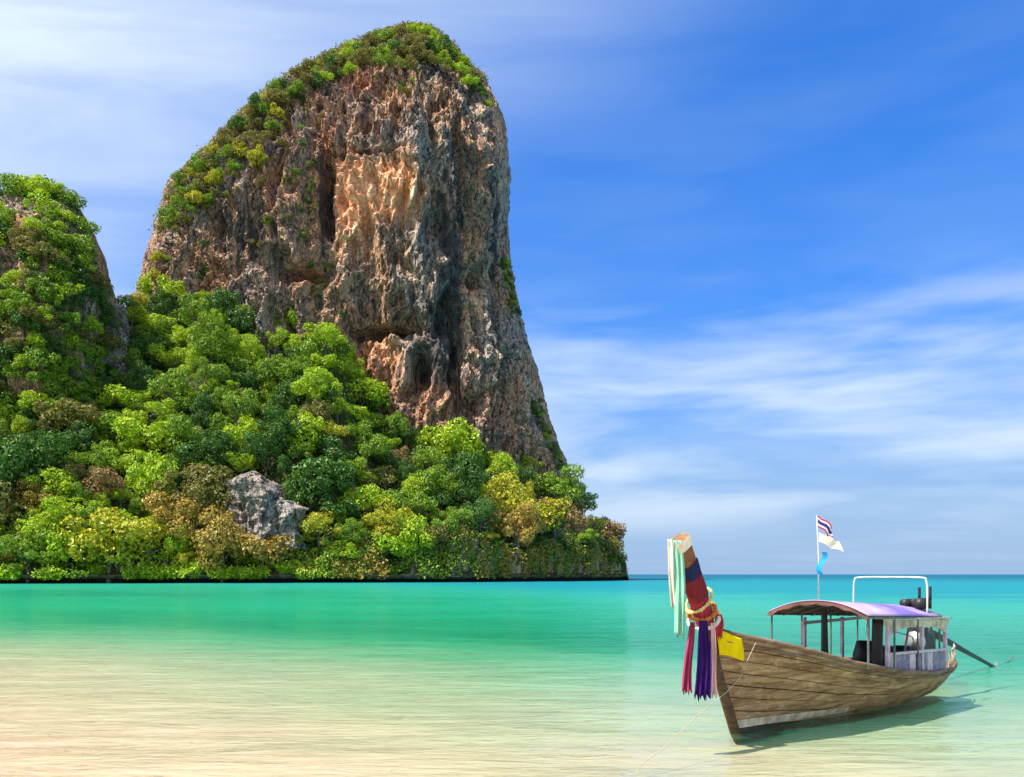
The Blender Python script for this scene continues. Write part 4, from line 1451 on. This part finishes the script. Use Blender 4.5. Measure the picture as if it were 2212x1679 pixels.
# engine on its swivel with the long tail shaft
eng = MB()
eng.box((8.30, 0.0, 1.02), (0.72, 0.42, 0.40)).box((8.12, 0, 1.28), (0.36, 0.34, 0.16)).box((8.62, 0.0, 0.92), (0.3, 0.28, 0.26))
eng.tube([(8.2, 0.26, 1.1), (8.6, 0.34, 1.1), (8.9, 0.34, 1.3)], 0.05, 8)
engine = eng.build('engine', BLACK, BOAT)
MB().tube([(7.85, 0, 1.04), (7.93, 0, 1.04)], 0.24, 16).build('flywheel', STEEL, engine, True)
MB().tube([(8.42, 0, 0.82), (8.42, 0, 0.50)], 0.06, 8).build('swivel', BLACK, engine)
MB().tube([(8.0, 0, 1.12), (7.2, 0.1, 1.28), (6.8, 0.12, 1.30)], 0.022, 6).build('tiller', STEEL, engine)
shaft = MB().tube([(8.75, 0, 1.22), (9.3, 0, 1.12), (11.4, 0, 0.60), (14.1, 0, -0.06)], [0.10, 0.095, 0.065, 0.045], 8).build('tail_shaft', BLACK, BOAT, True)
pr = MB()
for k2 in range(3):
    r3 = Matrix.Rotation(k2 * 2.0944, 3, 'X') @ Matrix.Rotation(0.5, 3, 'Z')
    pr.box(Vector((14.22, 0, -0.09)) + (Matrix.Rotation(k2 * 2.0944, 3, 'X') @ Vector((0, 0, 0.09))), (0.02, 0.09, 0.16), r3)
pr.build('propeller', STEEL, shaft)
MB().tube([(13.9, 0, -0.02), (14.9, 0, -0.03), (15.6, 0, 0.02), (16.0, 0, 0.10)], 0.018, 6).build('skeg_rod', POSTM, shaft)
# fenders and a coil at the stern
stern = MB()
for s_ in np.linspace(7.5, 9.2, 6):
    tq = s_ / 9.35
    p = hull(tq, 1, -1, -0.02)
    stern.tube([(p[0], p[1], p[2]), (p[0], p[1], p[2] + 0.42)], 0.018, 6)
stern.tube([tuple(Vector(hull(s_ / 9.35, 1, -1, -0.02)) + Vector((0, 0, 0.42))) for s_ in np.linspace(7.5, 9.2, 10)], 0.022, 6)
stern.build('stern_guard', STRIPE, BOAT, True)

# white hoop on the roof, flagpole
MB().tube(bez([(6.4, 0.78, 1.72), (6.4, 0.78, 2.20), (6.4, 0.76, 2.46), (6.4, 0.66, 2.53), (6.4, 0, 2.54), (6.4, -0.66, 2.53), (6.4, -0.76, 2.46), (6.4, -0.78, 2.2), (6.4, -0.78, 1.72)], 4), 0.020, 8).build('roof_hoop', PALE, BOAT, True)
MB().tube([(2.98, 0, 2.02), (2.98, 0, 2.9), (2.90, 0, 3.72)], [0.015, 0.012, 0.009], 8).build('flagpole', PALE, BOAT, True)
bd = []
for i, (x_, y_, r_) in enumerate(((6.55, -0.62, 0.13), (6.75, -0.45, 0.11), (6.62, -0.30, 0.10))):
    MB().tube([(x_ - 0.22, y_, 1.98), (x_ + 0.22, y_, 1.97)], [r_ * 0.9, r_], 10).build('roof_bundle', BLACK, BOAT, True)
for y_, h_ in ((-0.52, 0.42), (-0.74, 0.44)):
    MB().tube([(6.7, y_, 1.86), (6.7, y_, 1.9 + h_)], 0.03, 6).build('roof_stanchion', BLACK, BOAT)


# ------------------------------------------------------------------ flags, cloths and garlands on the boat
BM = Matrix.Translation((3.67, 13.1, 0)) @ Matrix.Rotation(math.radians(44), 4, 'Z')


def thing_from(name, builder, mat, label, cat, group=None, smooth=True, base=(0, 0, 0)):
    """object whose origin is at the boat-local point base"""
    me_ = builder.mesh(name, smooth)
    me_.transform(Matrix.Translation(-Vector(base)))
    o = link(name, me_, mat)
    o.matrix_world = BM @ Matrix.Translation(base)
    return tag(o, label, cat, group)


def flag_mat():
    m, t = new_mat('five_stripe_flag')
    v = t.n('ShaderNodeAttribute', attribute_name='band').outputs['Fac']
    c = t.mix(t.ramp(v, 0.165, 0.168), (0.55, 0.03, 0.08), (0.85, 0.83, 0.85))
    c = t.mix(t.ramp(v, 0.332, 0.335), c, (0.05, 0.04, 0.22))
    c = t.mix(t.ramp(v, 0.665, 0.668), c, (0.85, 0.83, 0.85))
    c = t.mix(t.ramp(v, 0.832, 0.835), c, (0.55, 0.03, 0.08))
    df = t.n('ShaderNodeBsdfDiffuse', i={0: c}); tr = t.n('ShaderNodeBsdfTranslucent', i={0: c})
    finish(t, t.n('ShaderNodeMixShader', i={0: 0.3, 1: df, 2: tr}))
    return m


def flag(x0, z0, w_, h_, droop, mat, label, seed, band=False):
    rws, bnd = [], []
    for i in range(17):
        f = i / 16
        rw = []
        for j in range(9):
            g = j / 8
            rw.append((x0 + 0.02 + 0.62 * w_ * f, -0.02 - 0.75 * w_ * f + 0.05 * math.sin(7 * f + seed + g * 2) * f, z0 - g * h_ - droop * f - 0.03 * math.sin(9 * f + 2 * g + seed) * f))
            bnd.append(g)
        rws.append(rw)
    o = thing_from('flag', MB().sheet(rws), mat, label, 'flag', 'flags on the flagpole', True, (2.94, 0, z0))
    if band:
        attr(o.data, 'band', bnd)
    return o


flag(2.89, 3.72, 0.30, 0.22, 0.24, flag_mat(), 'small five-striped red, white and blue flag flying at the pole top', 0.3, True)
flag(2.93, 3.40, 0.42, 0.18, 0.20, CREAM, 'small cream-white flag flying below the striped flag on the pole', 1.4)
rws = [[(2.97 + 0.04 * math.sin(6 * f), -0.02 - 0.05 * math.sin(5 * f + 1) - g * 0.10, 3.02 - 0.42 * f) for g in (0, 0.5, 1)] for f in np.linspace(0, 1, 12)]
thing_from('ribbon', MB().sheet(rws), BLUE, 'bright blue ribbon tied halfway up the flagpole', 'ribbon', None, True, (2.97, 0, 2.6))


def sash(name, top, length, w0, w1, mat, label, seed, lean=(0, 0), folds=3, cat='cloth', depth=0.05):
    """cloth hanging from a point, gathered at the top"""
    top = Vector(top)
    acr = Vector((0.72, -0.69, 0))           # runs across the view of the beach
    oth = Vector((0.69, 0.72, 0))
    rws = []
    for i in range(22):
        f = i / 21
        wd = w0 + (w1 - w0) * f ** 0.8
        rw = []
        for j in range(15):
            g = j / 14 - 0.5
            fold = depth * (0.4 + f) * math.sin(g * folds * 6.28 + seed + 1.2 * f)
            edge_ = 0.10 * math.sin(g * 37 + seed * 9) * max(0, f - 0.9) * 10
            fold += 0.35 * depth * math.sin(g * folds * 14.7 + 5 * f + seed * 3) + 0.02 * math.sin(6 * f + 2 * g + seed)
            rw.append(top + acr * (g * wd + lean[0] * f + 0.02 * math.sin(4 * f + seed)) + oth * (fold + lean[1] * f) + Vector((0, 0, -length * f + edge_ * 0.6)))
        rws.append(rw)
    return thing_from(name, MB().slab(rws, 0.008), mat, label, cat, 'cloths and garlands tied to the prow', True, tuple(top))


def wrap(f0, f1, mat, label, swell=0.022, turns=0):
    """cloth wound round the prow between two heights"""
    n_ = len(prow_pts) - 1
    mb_ = MB()
    rws = []
    for f in np.linspace(f0, f1, 9):
        k2 = f * n_; i = min(int(k2), n_ - 1)
        p = prow_pts[i].lerp(prow_pts[i + 1], k2 - i)
        t = (prow_pts[i + 1] - prow_pts[i]).normalized()
        e2 = Vector((0, 1, 0)); e1 = t.cross(e2)
        wy, wx_ = 0.085 + 0.025 * f + swell, 0.14 + 0.015 * f + swell
        rws.append([p + e1 * wx_ * math.copysign(abs(math.cos(a)) ** 0.6, math.cos(a)) * (1 + 0.05 * math.sin(23 * f + a)) + e2 * wy * math.copysign(abs(math.sin(a)) ** 0.6, math.sin(a)) for a in np.linspace(0, 2 * math.pi, 21)])
    mb_.sheet(rws)
    return thing_from('cloth_wrap', mb_, mat, label, 'cloth', 'cloths wound round the prow', True, tuple(rws[0][0]))


wrap(0.60, 0.74, NAVY, 'dark navy cloth wound round the upper prow', 0.024)
wrap(0.38, 0.60, MAROON, 'maroon cloth wound round the middle of the prow', 0.028)
wrap(0.16, 0.38, RED, 'red cloth wound round the lower prow above the garlands', 0.022)
wrap(0.92, 1.03, CREAM, 'white and mint cloth cap bound over the prow tip', 0.028)
sash('sash', (-1.76, -0.06, 3.10), 1.40, 0.13, 0.17, MINT, 'long mint-green cloth hanging free from the prow tip', 0.4, (0.06, 0), 2, depth=0.025)
sash('sash', (-1.84, 0.04, 3.12), 1.0, 0.06, 0.08, CREAM, 'narrow cream cloth hanging beside the mint cloth from the prow tip', 1.7, (0.10, 0), 1, depth=0.02)
sash('sash', (-1.27, -0.18, 1.90), 1.16, 0.12, 0.26, PURPLE, 'broad deep purple sash hanging in folds from the prow', 0.0, (0.0, 0), 3, depth=0.035)
sash('sash', (-1.44, -0.10, 1.88), 1.05, 0.07, 0.15, MAGENTA, 'magenta-red sash hanging left of the purple sash', 2.1, (-0.07, 0), 2, depth=0.03)
sash('sash', (-1.10, -0.22, 1.86), 1.10, 0.05, 0.09, PINK, 'narrow pale pink ribbon hanging right of the purple sash', 1.1, (0.07, 0), 1, depth=0.02)
sash('sash', (-0.86, -0.18, 1.98), 0.36, 0.10, 0.16, RED, 'short red cloth end knotted beside the yellow cloth', 0.7, (0.02, 0), 1, depth=0.02)


def garland(cx_, cz_, rx, mat_a, label, seed, tilt=0.35, n_=34, rr=0.045, drop=0.0):
    """ring of flowers round the prow"""
    mb_ = MB()
    rnd = random.Random(seed)
    for i in range(n_):
        a = 2 * math.pi * i / n_
        c = Vector((cx_ + rx[0] * math.cos(a), rx[1] * math.sin(a), cz_ + tilt * rx[0] * math.cos(a) - drop * (0.5 + 0.5 * math.sin(-a)) ** 2))
        r_ = rr * rnd.uniform(0.75, 1.25)
        # small twelve-sided blossom
        ph_ = (1 + 5 ** .5) / 2
        vs2 = [Vector(v).normalized() * r_ * rnd.uniform(0.8, 1.2) + c for v in ((-1, ph_, 0), (1, ph_, 0), (-1, -ph_, 0), (1, -ph_, 0), (0, -1, ph_), (0, 1, ph_), (0, -1, -ph_), (0, 1, -ph_), (ph_, 0, -1), (ph_, 0, 1), (-ph_, 0, -1), (-ph_, 0, 1))]
        mb_.add(vs2, [(0, 11, 5), (0, 5, 1), (0, 1, 7), (0, 7, 10), (0, 10, 11), (1, 5, 9), (5, 11, 4), (11, 10, 2), (10, 7, 6), (7, 1, 8), (3, 9, 4), (3, 4, 2), (3, 2, 6), (3, 6, 8), (3, 8, 9), (4, 9, 5), (2, 4, 11), (6, 2, 10), (8, 6, 7), (9, 8, 1)])
    o = thing_from('garland', mb_, mat_a, label, 'garland', 'cloths and garlands tied to the prow', False, (cx_, 0, cz_))
    o['kind'] = 'thing'
    return o


garland(-1.01, 2.06, (0.24, 0.19), ORANGE, 'orange flower garland looped round the prow above the sashes', 1, 0.5, 34, 0.034, 0.10)
garland(-0.96, 1.96, (0.26, 0.22), CREAM, 'cream flower garland looped round the prow under the orange one', 2, 0.55, 38, 0.032, 0.12)
garland(-1.10, 2.22, (0.24, 0.17), LIME, 'pale yellow flower garland on the after side of the prow', 3, 0.75, 34, 0.030, 0.06)

# yellow cloth tied over the bow
rws = []
for i in range(12):
    f = i / 11
    rw = []
    for j in range(12):
        g = j / 11
        tq = 0.002 + 0.048 * g
        p = Vector(hull(tq, 1.0 - 0.21 * f, -1, 0.064 + 0.012 * math.sin(6 * g + 4 * f)))
        rw.append(p + Vector((0, 0, 0.015 * math.sin(5 * g))))
    rws.append(rw)
thing_from('bow_cloth', MB().slab(rws, -0.008), YELLOW, 'bright yellow cloth stretched over the near side of the bow', 'cloth', None, True, tuple(rws[0][0]))

# mooring rope from the bow to the sand
a_ = BM @ Vector(hull(0.075, 0.97, -1, 0.07))
b_ = BM @ Vector((-0.72, -0.34, 0.86))
pts = bez([a_, a_.lerp(b_, 0.5) + Vector((0, 0, -0.05)), b_, Vector((1.95, 11.0, 0.12)), Vector((1.45, 10.05, -0.02)), Vector((0.9, 9.0, -0.06)), Vector((0.0, 7.2, -0.02))], 8)
pts = [p if k2 < 17 else Vector((p.x + 0.03 * math.sin(k2 * 0.9), p.y, p.z)) for k2, p in enumerate(pts)]
mb = MB().tube(pts, 0.0055, 6)
o = mb.build('mooring_rope', ROPE, None, True)
tag(o, 'thin pale mooring rope running from the bow down into the shallow water', 'rope')
